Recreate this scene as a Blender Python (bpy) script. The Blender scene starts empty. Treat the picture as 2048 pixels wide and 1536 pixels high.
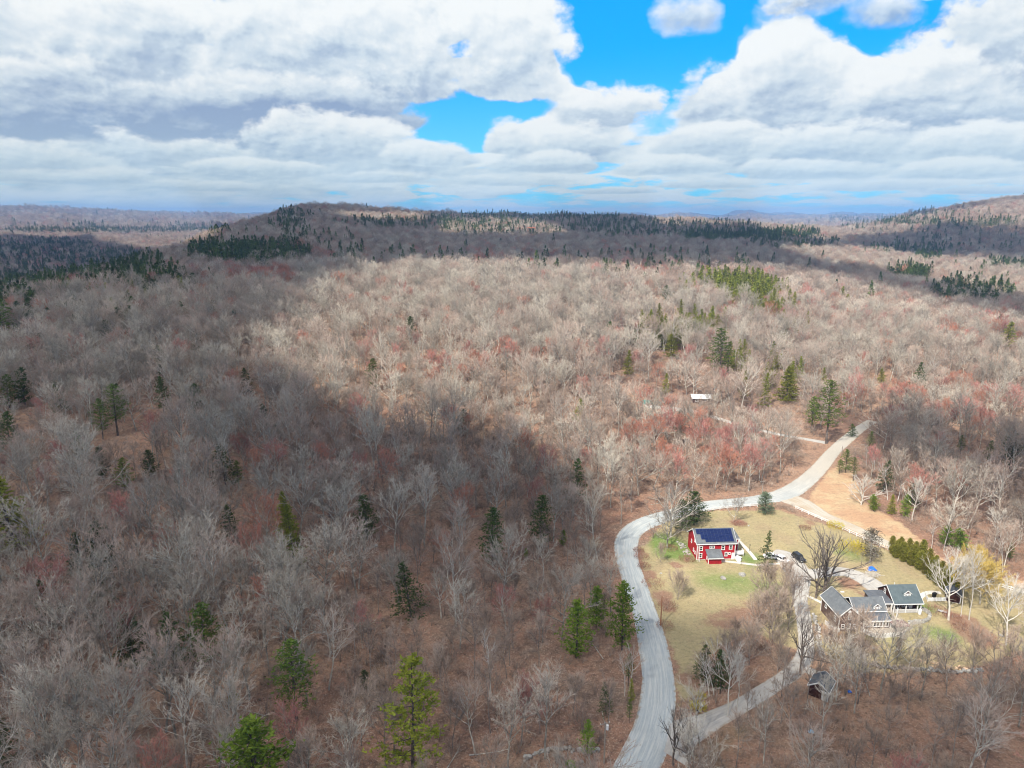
import bpy, math, random
import numpy as np
from mathutils import Vector

random.seed(7)
RS = np.random.RandomState(11)
sc = bpy.context.scene
C = sc.collection
R = math.radians

# ------------------------------------------------------------------ camera
CZ = 95.0
PITCH = R(13.4)
FPX = 1409.0
cam_d = bpy.data.cameras.new('camera')
cam_d.sensor_width = 36.0
cam_d.lens = 36.0 * FPX / 2048.0
cam_d.clip_start = 1.0
cam_d.clip_end = 60000.0
cam = bpy.data.objects.new('camera', cam_d)
C.objects.link(cam)
cam.location = (0, 0, CZ)
cam.rotation_euler = (R(90) - PITCH, 0, 0)
sc.camera = cam

# ------------------------------------------------------------------ light
SUN_EL, SUN_AZ = R(48), R(216)          # the sun stands behind the camera, to the left
sun_dir = Vector((math.sin(SUN_AZ) * math.cos(SUN_EL), math.cos(SUN_AZ) * math.cos(SUN_EL), math.sin(SUN_EL)))
sun_d = bpy.data.lights.new('sun', 'SUN')
sun_d.energy = 5.0
sun_d.angle = R(0.5)
sun_d.color = (1.0, 0.935, 0.84)
sun = bpy.data.objects.new('sun', sun_d)
C.objects.link(sun)
sun.rotation_euler = sun_dir.to_track_quat('Z', 'Y').to_euler()
sun.location = (-300, -400, 600)
SKY_STRENGTH = 0.1
EXPOSURE = 0.5
HAZE = 0.000125
sc.view_settings.view_transform = 'Standard'
sc.view_settings.look = 'None'
sc.view_settings.exposure = EXPOSURE
sc.view_settings.gamma = 1.0
sc.view_settings.use_curve_mapping = False
sc.render.engine = 'CYCLES'
cy = sc.cycles
cy.max_bounces = 4
cy.diffuse_bounces = 2
cy.glossy_bounces = 2
cy.transmission_bounces = 2
cy.transparent_max_bounces = 8
cy.volume_bounces = 0
cy.caustics_reflective = False
cy.caustics_refractive = False
cy.use_denoising = True
cy.denoiser = 'OPENIMAGEDENOISE'
cy.denoising_input_passes = 'RGB_ALBEDO_NORMAL'
cy.sample_clamp_indirect = 6.0
cy.use_adaptive_sampling = True
cy.adaptive_threshold = 0.02
cy.adaptive_min_samples = 40
cy.filter_width = 1.1
sc.render.film_transparent = False


class NT:
    """small helper for writing node trees as expressions"""
    def __init__(s, nt):
        s.nt = nt; s.n = nt.nodes; s.l = nt.links

    def put(s, sock, v):
        if isinstance(v, bpy.types.NodeSocket):
            s.l.new(v, sock)
        elif isinstance(v, (tuple, list)):
            if sock.type == 'RGBA' and len(v) == 3:
                v = (*v, 1.0)
            sock.default_value = v
        else:
            sock.default_value = v

    def m(s, op, a, b=0.0, c=0.0, clamp=False):
        n = s.n.new('ShaderNodeMath'); n.operation = op; n.use_clamp = clamp
        s.put(n.inputs[0], a); s.put(n.inputs[1], b)
        if op in ('MULTIPLY_ADD', 'SMOOTH_MIN', 'SMOOTH_MAX', 'WRAP'):
            s.put(n.inputs[2], c)
        return n.outputs[0]

    def v(s, op, a, b=(0, 0, 0), scale=None):
        n = s.n.new('ShaderNodeVectorMath'); n.operation = op
        s.put(n.inputs[0], a)
        if op == 'SCALE':
            s.put(n.inputs['Scale'], scale)
        elif op not in ('LENGTH', 'NORMALIZE'):
            s.put(n.inputs[1], b)
        return n.outputs['Value'] if op in ('LENGTH', 'DOT_PRODUCT', 'DISTANCE') else n.outputs[0]

    def mix(s, f, a, b, mode='MIX', clamp=True):
        n = s.n.new('ShaderNodeMix'); n.data_type = 'RGBA'; n.blend_type = mode; n.clamp_factor = clamp
        s.put(n.inputs[0], f); s.put(n.inputs[6], a); s.put(n.inputs[7], b)
        return n.outputs[2]

    def noise(s, vec, scale=1.0, detail=4.0, rough=0.55, dist=0.0, lac=2.0, color=False):
        n = s.n.new('ShaderNodeTexNoise')
        s.put(n.inputs['Vector'], vec); n.inputs['Scale'].default_value = scale
        n.inputs['Detail'].default_value = detail; n.inputs['Roughness'].default_value = rough
        n.inputs['Distortion'].default_value = dist; n.inputs['Lacunarity'].default_value = lac
        return n.outputs['Color'] if color else n.outputs['Fac']

    def step(s, x, a, b, lo=0.0, hi=1.0):
        n = s.n.new('ShaderNodeMapRange'); n.interpolation_type = 'SMOOTHSTEP'; n.clamp = True
        s.put(n.inputs[0], x); s.put(n.inputs[1], a); s.put(n.inputs[2], b)
        s.put(n.inputs[3], lo); s.put(n.inputs[4], hi)
        return n.outputs[0]

    def lin(s, x, a, b, lo=0.0, hi=1.0):
        n = s.n.new('ShaderNodeMapRange'); n.clamp = True
        s.put(n.inputs[0], x); s.put(n.inputs[1], a); s.put(n.inputs[2], b)
        s.put(n.inputs[3], lo); s.put(n.inputs[4], hi)
        return n.outputs[0]

    def comb(s, x, y, z):
        n = s.n.new('ShaderNodeCombineXYZ')
        s.put(n.inputs[0], x); s.put(n.inputs[1], y); s.put(n.inputs[2], z)
        return n.outputs[0]

    def sep(s, vec):
        n = s.n.new('ShaderNodeSeparateXYZ'); s.put(n.inputs[0], vec)
        return n.outputs

    def attr(s, name):
        n = s.n.new('ShaderNodeAttribute'); n.attribute_name = name
        return n.outputs['Fac']


def photo_dir(px, py):
    """direction of a point of the photograph (2048x1536 pixels)"""
    a, b = (px - 1024) / FPX, (768 - py) / FPX
    d = np.array([a, math.cos(PITCH) + b * math.sin(PITCH), -math.sin(PITCH) + b * math.cos(PITCH)])
    return d / np.linalg.norm(d)


# ------------------------------------------------------------------ sky
world = bpy.data.worlds.new('World')
sc.world = world
world.use_nodes = True
wt = world.node_tree
wt.nodes.clear()
W = NT(wt)
sky = wt.nodes.new('ShaderNodeTexSky')
sky.sky_type = 'NISHITA'
sky.sun_disc = False
sky.sun_elevation = SUN_EL
sky.sun_rotation = SUN_AZ
sky.altitude = 200
sky.air_density = 1.0
sky.dust_density = 0.3
sky.ozone_density = 2.0
tc = wt.nodes.new('ShaderNodeTexCoord')
D = tc.outputs['Generated']

# cloud masses and gaps: (px, py, radius x, radius y in degrees, strength)
BLOBS = [
    (1270, 50, 4.6, 5.0, -0.95), (1280, 150, 2.6, 1.6, -0.6), (1440, 30, 2.2, 2.6, -0.40), (1400, 95, 2.2, 1.5, -0.35), (1750, 66, 4.0, 1.4, -0.60), (1860, 64, 4.0, 1.2, -0.5), (1620, 20, 3.0, 1.1, -0.30), (1950, 25, 2.4, 1.0, -0.2),
    (1190, 150, 1.0, 0.9, -0.25), (890, 238, 5.0, 1.7, -0.70), (1030, 212, 3.0, 0.9, -0.60), (950, 262, 3.0, 1.0, -0.3), (800, 262, 1.5, 0.6, -0.15), (950, 285, 1.6, 0.6, -0.2),
    (410, 15, 1.4, 1.5, -0.36), (432, 75, 0.8, 0.9, -0.34), (915, 95, 0.8, 1.2, -0.22), (960, 165, 1.0, 0.6, -0.22),
    (1530, 170, 5.2, 3.6, 0.46), (1600, 100, 3.4, 2.0, 0.30), (1210, 205, 4.6, 1.7, 0.36), (1215, 165, 2.0, 1.3, 0.28), (1900, 180, 8.0, 3.6, 0.32), (1780, 130, 3.0, 1.6, 0.20), (2030, 60, 4.0, 3.0, 0.30),
    (760, 80, 12.0, 4.4, 0.24), (200, 180, 14.0, 7.0, 0.26), (600, 200, 7.6, 2.2, 0.24), (1370, 30, 2.0, 1.1, 0.62),
    (1090, 80, 2.8, 4.0, 0.34), (1015, 275, 1.9, 1.5, 0.42), (1160, 270, 3.0, 1.4, 0.34), (1700, 5, 5.0, 0.7, 0.25), (840, 310, 2.6, 1.0, 0.26),
    (600, 300, 16.0, 2.0, 0.12), (1600, 290, 16.0, 2.0, 0.14), (1024, 360, 40.0, 1.6, 0.06),
]
# grey undersides: (px, py, radius x, radius y in degrees, strength)
BASES = [
    (660, 222, 5.5, 0.8, 1.2), (420, 262, 7.0, 1.4, 0.40), (100, 215, 8.0, 2.4, 0.60), (620, 300, 4.5, 1.0, 0.36), (1500, 240, 5.5, 0.9, 0.42), (1600, 215, 2.5, 0.9, 0.25), (1850, 250, 7.5, 0.9, 0.38),
    (1210, 310, 4.0, 0.6, 0.30), (1560, 322, 6.0, 0.5, 0.36), (1190, 292, 2.0, 0.4, 0.3), (40, 335, 8.0, 0.8, 0.2), (780, 165, 4.0, 1.2, 0.10), (1000, 330, 5.0, 0.5, 0.15), (1950, 305, 6.0, 0.5, 0.2), (340, 120, 6.0, 2.0, 0.08), (1960, 150, 3.0, 1.0, 0.12),
]


def build_cloud_group(smooth_only):
    g = bpy.data.node_groups.new('cloud_density', 'ShaderNodeTree')
    g.interface.new_socket('Vector', in_out='INPUT', socket_type='NodeSocketVector')
    g.interface.new_socket('Density', in_out='OUTPUT', socket_type='NodeSocketFloat')
    gi = g.nodes.new('NodeGroupInput'); go = g.nodes.new('NodeGroupOutput')
    N = NT(g)
    vec = gi.outputs[0]
    x, y, z = N.sep(vec)
    zb = N.m('POWER', N.m('ADD', N.m('MAXIMUM', z, 0.0), 0.01), 0.62)       # squeezes heights near the horizon
    va = N.comb(x, y, N.m('MULTIPLY', zb, 1.45))
    vb = N.comb(x, y, N.m('MULTIPLY', zb, 2.8))
    da, db = (2.0, 2.0) if smooth_only else (5.0, 4.0)
    na = N.noise(va, 5.6, da, 0.60, 0.15)
    nb = N.noise(vb, 13.0, db, 0.60, 0.2)
    t = N.step(z, 0.03, 0.135)
    n = N.m('ADD', N.m('MULTIPLY', na, t), N.m('MULTIPLY', nb, N.m('SUBTRACT', 1.0, t)))
    bias = None
    for (px, py, rx, ry, s) in BLOBS:
        dv = N.v('SUBTRACT', vec, tuple(photo_dir(px, py)))
        a = N.v('MULTIPLY', dv, (1 / R(rx), 1 / R(rx), 1 / R(ry)))
        q = N.v('DOT_PRODUCT', a, a)
        w = N.m('MULTIPLY', N.m('EXPONENT', N.m('MULTIPLY', q, -0.8)), s)
        bias = w if bias is None else N.m('ADD', bias, w)
    hor = N.step(z, 0.0, 0.10, 0.015, 0.055)
    g.links.new(N.m('ADD', N.m('ADD', n, N.m('MULTIPLY', bias, 0.8 if smooth_only else 1.0)), hor), go.inputs[0])
    return g


CG = {k: build_cloud_group(k) for k in (False, True)}


def cloud_at(vec, smooth_only=False):
    n = wt.nodes.new('ShaderNodeGroup'); n.node_tree = CG[smooth_only]
    wt.links.new(vec, n.inputs[0])
    return n.outputs[0]


dx, dy, dz = W.sep(D)
def blob_sum(vec, table):
    tot_ = None
    for (px, py, rx, ry, s) in table:
        a_ = W.v('MULTIPLY', W.v('SUBTRACT', vec, tuple(photo_dir(px, py))), (1 / R(rx), 1 / R(rx), 1 / R(ry)))
        w_ = W.m('MULTIPLY', W.m('EXPONENT', W.m('MULTIPLY', W.v('DOT_PRODUCT', a_, a_), -0.8)), s)
        tot_ = w_ if tot_ is None else W.m('ADD', tot_, w_)
    return tot_


def blob_sum(vec, table):
    tot_ = None
    for (px, py, rx, ry, s) in table:
        a_ = W.v('MULTIPLY', W.v('SUBTRACT', vec, tuple(photo_dir(px, py))), (1 / R(rx), 1 / R(rx), 1 / R(ry)))
        w_ = W.m('MULTIPLY', W.m('EXPONENT', W.m('MULTIPLY', W.v('DOT_PRODUCT', a_, a_), -0.8)), s)
        tot_ = w_ if tot_ is None else W.m('ADD', tot_, w_)
    return tot_


def blob_sum(vec, table):
    tot_ = None
    for (px, py, rx, ry, s) in table:
        a_ = W.v('MULTIPLY', W.v('SUBTRACT', vec, tuple(photo_dir(px, py))), (1 / R(rx), 1 / R(rx), 1 / R(ry)))
        w_ = W.m('MULTIPLY', W.m('EXPONENT', W.m('MULTIPLY', W.v('DOT_PRODUCT', a_, a_), -0.8)), s)
        tot_ = w_ if tot_ is None else W.m('ADD', tot_, w_)
    return tot_


def blob_sum(vec, table):
    tot_ = None
    for (px, py, rx, ry, s) in table:
        a_ = W.v('MULTIPLY', W.v('SUBTRACT', vec, tuple(photo_dir(px, py))), (1 / R(rx), 1 / R(rx), 1 / R(ry)))
        w_ = W.m('MULTIPLY', W.m('EXPONENT', W.m('MULTIPLY', W.v('DOT_PRODUCT', a_, a_), -0.8)), s)
        tot_ = w_ if tot_ is None else W.m('ADD', tot_, w_)
    return tot_


def blob_sum(vec, table):
    tot_ = None
    for (px, py, rx, ry, s) in table:
        a_ = W.v('MULTIPLY', W.v('SUBTRACT', vec, tuple(photo_dir(px, py))), (1 / R(rx), 1 / R(rx), 1 / R(ry)))
        w_ = W.m('MULTIPLY', W.m('EXPONENT', W.m('MULTIPLY', W.v('DOT_PRODUCT', a_, a_), -0.8)), s)
        tot_ = w_ if tot_ is None else W.m('ADD', tot_, w_)
    return tot_


def blob_sum(vec, table):
    tot_ = None
    for (px, py, rx, ry, s) in table:
        a_ = W.v('MULTIPLY', W.v('SUBTRACT', vec, tuple(photo_dir(px, py))), (1 / R(rx), 1 / R(rx), 1 / R(ry)))
        w_ = W.m('MULTIPLY', W.m('EXPONENT', W.m('MULTIPLY', W.v('DOT_PRODUCT', a_, a_), -0.8)), s)
        tot_ = w_ if tot_ is None else W.m('ADD', tot_, w_)
    return tot_


def blob_sum(vec, table):
    tot_ = None
    for (px, py, rx, ry, s) in table:
        a_ = W.v('MULTIPLY', W.v('SUBTRACT', vec, tuple(photo_dir(px, py))), (1 / R(rx), 1 / R(rx), 1 / R(ry)))
        w_ = W.m('MULTIPLY', W.m('EXPONENT', W.m('MULTIPLY', W.v('DOT_PRODUCT', a_, a_), -0.8)), s)
        tot_ = w_ if tot_ is None else W.m('ADD', tot_, w_)
    return tot_


def blob_sum(vec, table):
    tot_ = None
    for (px, py, rx, ry, s) in table:
        a_ = W.v('MULTIPLY', W.v('SUBTRACT', vec, tuple(photo_dir(px, py))), (1 / R(rx), 1 / R(rx), 1 / R(ry)))
        w_ = W.m('MULTIPLY', W.m('EXPONENT', W.m('MULTIPLY', W.v('DOT_PRODUCT', a_, a_), -0.8)), s)
        tot_ = w_ if tot_ is None else W.m('ADD', tot_, w_)
    return tot_


def blob_sum(vec, table):
    tot_ = None
    for (px, py, rx, ry, s) in table:
        a_ = W.v('MULTIPLY', W.v('SUBTRACT', vec, tuple(photo_dir(px, py))), (1 / R(rx), 1 / R(rx), 1 / R(ry)))
        w_ = W.m('MULTIPLY', W.m('EXPONENT', W.m('MULTIPLY', W.v('DOT_PRODUCT', a_, a_), -0.8)), s)
        tot_ = w_ if tot_ is None else W.m('ADD', tot_, w_)
    return tot_


def blob_sum(vec, table):
    tot_ = None
    for (px, py, rx, ry, s) in table:
        a_ = W.v('MULTIPLY', W.v('SUBTRACT', vec, tuple(photo_dir(px, py))), (1 / R(rx), 1 / R(rx), 1 / R(ry)))
        w_ = W.m('MULTIPLY', W.m('EXPONENT', W.m('MULTIPLY', W.v('DOT_PRODUCT', a_, a_), -0.8)), s)
        tot_ = w_ if tot_ is None else W.m('ADD', tot_, w_)
    return tot_


def blob_sum(vec, table):
    tot_ = None
    for (px, py, rx, ry, s) in table:
        a_ = W.v('MULTIPLY', W.v('SUBTRACT', vec, tuple(photo_dir(px, py))), (1 / R(rx), 1 / R(rx), 1 / R(ry)))
        w_ = W.m('MULTIPLY', W.m('EXPONENT', W.m('MULTIPLY', W.v('DOT_PRODUCT', a_, a_), -0.8)), s)
        tot_ = w_ if tot_ is None else W.m('ADD', tot_, w_)
    return tot_


shift = W.lin(dz, 0.0, 0.22, 0.008, 0.034)
fs = W.lin(dz, 0.0, 0.22, 0.003, 0.009)
warp = W.v('SCALE', W.v('SUBTRACT', W.noise(D, 9.0, 4.0, 0.6, color=True), (0.5, 0.5, 0.5)), scale=W.lin(dz, 0.02, 0.2, 0.015, 0.06))
DW = W.v('ADD', D, W.v('MULTIPLY', warp, (1, 1, 0.55)))
d0 = cloud_at(DW)
s0 = cloud_at(DW, True)
s1 = cloud_at(W.v('ADD', DW, W.comb(W.m('MULTIPLY', shift, -0.35), 0.0, shift)), True)
hv = W.comb(dx, dy, W.m('MULTIPLY', W.m('POWER', W.m('ADD', W.m('MAXIMUM', dz, 0.0), 0.015), 0.55), 1.35))
nh = W.noise(hv, 11.0, 6.0, 0.58, 0.1)
nh2 = W.noise(W.v('ADD', hv, W.comb(W.m('MULTIPLY', fs, -1.0), 0.0, W.m('MULTIPLY', fs, 1.5))), 11.0, 6.0, 0.58, 0.1)
rel = W.m('MULTIPLY', W.m('SUBTRACT', nh, nh2), 2.3)
cover = W.step(d0, 0.465, 0.590)
veil = W.step(d0, 0.43, 0.53, 0.0, 0.35)                   # thin torn edges
cover = W.m('MAXIMUM', cover, veil)
core = W.lin(d0, 0.54, 0.86)
gl = W.m('SUBTRACT', s0, s1)                               # broad light: tops against bases
base = blob_sum(DW, BASES)
lit = W.m('ADD', 0.84, W.m('MULTIPLY', gl, 1.7))
lit = W.m('ADD', lit, W.m('MULTIPLY', rel, 0.8))
lit = W.m('SUBTRACT', lit, W.m('MULTIPLY', core, 0.34))
lit = W.m('SUBTRACT', lit, W.m('MULTIPLY', base, 0.6))
c_dark = (2.3, 3.1, 4.5)
c_mid = (4.5, 5.3, 6.0)
c_light = (6.8, 7.05, 7.1)
col = W.mix(W.lin(lit, 0.0, 0.5), c_dark, c_mid)
col = W.mix(W.step(lit, 0.40, 0.95), col, c_light)
# heaped clouds, the higher ones first: (px, py of the flat base, half width, height above, depth below in degrees, tone)
HEAPS = [
    (60, 150, 8.0, 7.5, 1.4, 0.10), (330, 60, 6.0, 3.0, 1.0, 0.25), (690, 170, 10.5, 8.5, 1.3, 0.10), (1030, 178, 4.6, 8.6, 0.9, 0.18), (1350, 44, 1.9, 1.9, .9, 0.12), (1395, 36, 2.2, 1.4, 1.0, 0.05), (1630, 12, 3.8, 0.8, 0.8, 0.10), (1740, 34, 2.6, 1.2, 0.9, 0.10),
    (2050, 120, 5.2, 6.0, 1.4, 0.10), (1490, 228, 5.0, 4.0, 0.9, 0.12), (1580, 218, 4.0, 6.3, 1.0, 0.12), (1215, 238, 4.4, 2.3, 0.7, 0.14), (1850, 240, 7.6, 5.0, 0.9, 0.08), (240, 262, 13.0, 4.4, 1.2, -0.22), (560, 238, 10.0, 3.0, 0.8, -0.26),
    (650, 305, 6.8, 2.7, 0.8, 0.08), (1160, 296, 3.6, 2.2, 0.5, 0.14), (1012, 296, 2.3, 2.3, 0.5, 0.18), (1420, 300, 5.0, 2.0, 0.5, 0.10), (1700, 312, 7.0, 2.4, 0.6, 0.05), (1960, 312, 6.0, 2.2, 0.5, 0.08), (300, 320, 8.0, 2.0, 0.5, 0.0),
    (860, 322, 4.0, 1.6, 0.4, 0.14), (40, 330, 6.0, 1.9, 0.5, 0.04), (1110, 335, 4.6, 1.3, 0.35, 0.06), (1330, 342, 5.0, 1.2, 0.3, 0.10), (540, 345, 5.5, 1.2, 0.3, 0.08), (1600, 350, 6.0, 1.2, 0.3, 0.05), (1910, 350, 4.0, 1.2, 0.3, 0.14), (180, 362, 6.0, 1.0, 0.25, 0.06),
    (760, 362, 5.0, 0.9, 0.25, 0.08), (1000, 366, 3.4, 0.8, 0.2, 0.12), (1430, 372, 5.0, 0.7, 0.2, 0.08), (1760, 376, 5.0, 0.7, 0.2, 0.08), (400, 378, 5.0, 0.7, 0.2, 0.08), (1230, 384, 4.0, 0.5, 0.15, 0.06), (2000, 384, 4.0, 0.6, 0.15, 0.08),
]
wob = W.m('MULTIPLY', W.m('SUBTRACT', nh, 0.5), 3.3)
fog_ = W.m('MULTIPLY', W.m('SUBTRACT', 1.0, W.step(dz, -0.02, 0.13)), 0.45)
for (px, py, rx, rt, rb, tone) in HEAPS:
    c3 = photo_dir(px, py)
    q3 = W.v('SUBTRACT', DW, tuple(c3))
    qx, qy, qz = W.sep(q3)
    ax = W.m('DIVIDE', W.v('LENGTH', W.comb(qx, qy, 0.0)), R(rx))
    hz = W.m('MAXIMUM', W.m('DIVIDE', qz, R(rt)), W.m('DIVIDE', qz, -R(rb)))
    q = W.m('ADD', W.m('POWER', ax, 2.4), W.m('MULTIPLY', hz, hz))
    small = min(1.0, rt / 2.6)
    mk = W.m('ADD', W.m('SUBTRACT', 1.0, q), W.m('MULTIPLY', wob, (0.65 + 0.35 * small) * (1.7 if rt < 2.3 and py < 60 else 1.0)))
    cv = W.step(mk, -0.08, 0.42 if rt > 1.0 else 0.7)
    h = W.m('DIVIDE', qz, R(rt))
    li = W.m('ADD', W.m('ADD', 0.23 + tone, W.m('MULTIPLY', W.step(h, -0.20, 0.95), 0.66)), rel)
    li = W.m('ADD', li, W.m('MULTIPLY', W.m('SUBTRACT', 1.0, W.lin(mk, 0.0, 0.9)), 0.16))
    li = W.m('ADD', li, W.m('MULTIPLY', wob, 0.10))
    li = W.m('SUBTRACT', li, W.m('MULTIPLY', base, 0.22))
    cc = W.mix(W.lin(li, 0.0, 0.5), c_dark, c_mid)
    cc = W.mix(W.step(li, 0.36, 1.05), cc, c_light)
    if rt < 2.1 and py < 60:
        cv = W.m('MULTIPLY', W.step(mk, -0.2, 1.25), 0.9)
    col = W.mix(cv, col, cc)
    cover = W.m('MAXIMUM', cover, cv)
# low clouds fade into pale blue air
low = W.step(dz, -0.01, 0.15)
col = W.mix(W.m('MULTIPLY', W.m('SUBTRACT', 1.0, low), 0.62), col, (4.9, 6.5, 7.1))
skyc = W.mix(1.0, sky.outputs[0], (0.06, 1.35, 2.3), 'MULTIPLY')
blue = W.mix(W.step(dz, 0.0, 0.22), (2.2, 5.0, 7.0), (0.04, 2.75, 7.4))
blue = W.mix(0.25, blue, skyc)
tot = W.mix(cover, blue, col)
tot = W.mix(W.step(dz, -0.02, 0.03), (5.4, 6.7, 7.0), tot)
bg = wt.nodes.new('ShaderNodeBackground')
bg.inputs['Strength'].default_value = SKY_STRENGTH
wt.links.new(tot, bg.inputs['Color'])
wo = wt.nodes.new('ShaderNodeOutputWorld')
wt.links.new(bg.outputs[0], wo.inputs['Surface'])
world.cycles.sampling_method = 'NONE'

# ------------------------------------------------------------------ terrain
S = 95.0 / 85.0
COLS = [-1200, -500, 0, 150, 300, 430, 560, 680, 850, 1050, 1250, 1450, 1600, 1720, 1850, 2000, 2300, 3200]
DS = [0, 100, 170, 225, 300, 400, 550, 740, 1000, 1300, 1600, 2000, 2600, 3300, 4500, 6000, 8000, 12000, 20000]
ZT = [
    #0 100 170 225 300 400 550 740 1000 1300 1600 2000 2600 3300 4500 6000 8000 12000 20000
    [0, 0, 0, 8, 14, 18, 14, 5, -12, -20, -12, 0, 12, 22, 60, 125, 110, 90, 80],
    [0, 0, 0, 8, 14, 18, 14, 5, -12, -20, -12, 0, 12, 22, 60, 125, 110, 90, 80],
    [0, 0, 0, 8, 15, 20, 20, 14, -4, -18, -14, 0, 12, 20, 60, 132, 110, 90, 80],
    [0, 0, 0, 9, 17, 24, 27, 22, 6, -26, -34, -20, 0, 16, 50, 112, 100, 90, 80],
    [0, 0, 0, 9, 18, 27, 31, 29, 24, -10, -40, -30, -10, 4, 30, 84, 85, 90, 80],
    [0, 0, 0, 8, 18, 27, 34, 39, 50, 56, 10, -25, -10, 4, 24, 54, 78, 92, 80],
    [0, -1, 0, 7, 17, 27, 34, 44, 60, 78, 90, 60, 20, 10, 24, 45, 78, 92, 80],
    [0, -1, 0, 7, 17, 26, 35, 45, 60, 80, 104, 88, 50, 20, 24, 40, 70, 92, 80],
    [0, -1, 0, 6, 16, 25, 34, 42, 50, 62, 76, 78, 60, 30, 24, 36, 60, 92, 80],
    [0, -1, 0, 5, 14, 24, 32, 38, 43, 49, 57, 72, 66, 40, 24, 36, 60, 96, 80],
    [0, 0, 0, 2, 8, 18, 28, 34, 40, 48, 56, 70, 66, 40, 26, 36, 60, 112, 90],
    [0, 0, 0, 0, 2, 8, 18, 26, 36, 46, 55, 56, 34, 20, 22, 30, 62, 96, 90],
    [0, 0, 0, 0, 0, 3, 11, 20, 30, 40, 46, 40, 20, 18, 20, 28, 60, 98, 90],
    [0, 0, 0, 0, 0, 1, 7, 14, 22, 24, 24, 34, 40, 20, 20, 28, 60, 112, 90],
    [0, 0, 0, 0, 0, 1, 5, 10, 15, 12, 22, 56, 94, 60, 20, 28, 60, 104, 90],
    [0, 0, 0, 0, 0, 1, 4, 8, 12, 10, 30, 88, 156, 100, 20, 28, 60, 90, 90],
    [0, 0, 0, 0, 0, 1, 4, 8, 12, 14, 30, 64, 100, 80, 20, 28, 60, 90, 90],
    [0, 0, 0, 0, 0, 1, 4, 8, 12, 14, 20, 30, 40, 30, 20, 28, 60, 90, 90],
]
ZT = np.array(ZT, float) * S
DSn = np.array(DS, float) * S
_az = np.arctan((np.array(COLS) - 1024) / FPX)
NA, NR = 361, 700
AZ_G = np.linspace(-math.pi, math.pi, NA)
LR = np.linspace(0, math.log(26000 / 40.0 + 1), NR)          # r = 40*(e^t - 1)
R_G = 40.0 * (np.exp(LR) - 1)
tmp = np.array([np.interp(R_G, DSn, row) for row in ZT])      # cols x NR
G = np.empty((NA, NR))
for j in range(NR):
    G[:, j] = np.interp(AZ_G, _az, tmp[:, j])


def smooth(A, k, axis):
    w = np.exp(-0.5 * (np.arange(-3 * k, 3 * k + 1) / k) ** 2); w /= w.sum()
    P = np.pad(A, [(3 * k, 3 * k) if i == axis else (0, 0) for i in range(2)], mode='edge')
    return np.apply_along_axis(lambda v: np.convolve(v, w, mode='valid'), axis, P)


G = smooth(smooth(G, 2, 0), 7, 1)
_ph = RS.rand(40, 4)


def undul(x, y):
    """rolling ground made of crossing waves"""
    r = np.hypot(x, y)
    out = 0
    for i, (a, b, c, d) in enumerate(_ph):
        wl = 45 * (1.17 ** i)
        th = a * 6.283
        amp = 0.012 * wl * np.clip((r - 4 * wl) / (6 * wl), 0, 1)
        k = 6.283 / wl
        out = out + amp * np.sin(k * (x * np.cos(th) + y * np.sin(th)) + b * 6.283 + 0.9 * np.sin(k * 0.43 * (x * np.cos(th + 1.4) + y * np.sin(th + 1.4)) + c * 6.283))
    return out * np.clip((r - 340) / 300, 0, 1)


def hgt(x, y):
    x = np.asarray(x, float); y = np.asarray(y, float)
    r = np.hypot(x, y)
    az = np.arctan2(x, y)
    fa = (az + math.pi) / (2 * math.pi) * (NA - 1)
    fr = np.log(r / 40.0 + 1) / LR[-1] * (NR - 1)
    ia = np.clip(fa.astype(int), 0, NA - 2); ir = np.clip(fr.astype(int), 0, NR - 2)
    ta = np.clip(fa - ia, 0, 1); tr = np.clip(fr - ir, 0, 1)
    z = (G[ia, ir] * (1 - ta) + G[ia + 1, ir] * ta) * (1 - tr) + (G[ia, ir + 1] * (1 - ta) + G[ia + 1, ir + 1] * ta) * tr
    return z + undul(x, y)


def gh(x, y):
    return float(hgt(x, y))


def proj(x, y, z):
    x = np.asarray(x, float); y = np.asarray(y, float); z = np.asarray(z, float) - CZ
    dep = y * math.cos(PITCH) - z * math.sin(PITCH)
    u = y * math.sin(PITCH) + z * math.cos(PITCH)
    dep = np.where(dep < 1, 1e-3, dep)
    return 1024 + FPX * x / dep, 768 - FPX * u / dep, dep


def at(px, py, up=0.0):
    """the ground point (or `up` metres above it) seen at a place of the photograph"""
    d = photo_dir(px, py)
    for t in (np.linspace(60, 640, 120), np.linspace(630, 20000, 4000)):
        x, y, z = d[0] * t, d[1] * t, CZ + d[2] * t
        g = hgt(x, y) + up
        if (z < g).any():
            k = int(np.argmax(z < g))
            break
    else:
        k = len(t) - 1
    k = max(k, 1)
    a = (z[k - 1] - g[k - 1]); b = (g[k] - z[k])
    f = a / (a + b) if a + b > 0 else 0
    tt = t[k - 1] + f * (t[k] - t[k - 1])
    X, Y = d[0] * tt, d[1] * tt
    return Vector((X, Y, gh(X, Y)))


def height_for(base, top_py):
    """height of an upright thing standing at base whose top is seen at row top_py"""
    h = np.linspace(0.2, 45, 450)
    _, py, _ = proj(np.full(450, base.x), np.full(450, base.y), base.z + h)
    return float(h[np.argmin(abs(py - top_py))])


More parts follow.
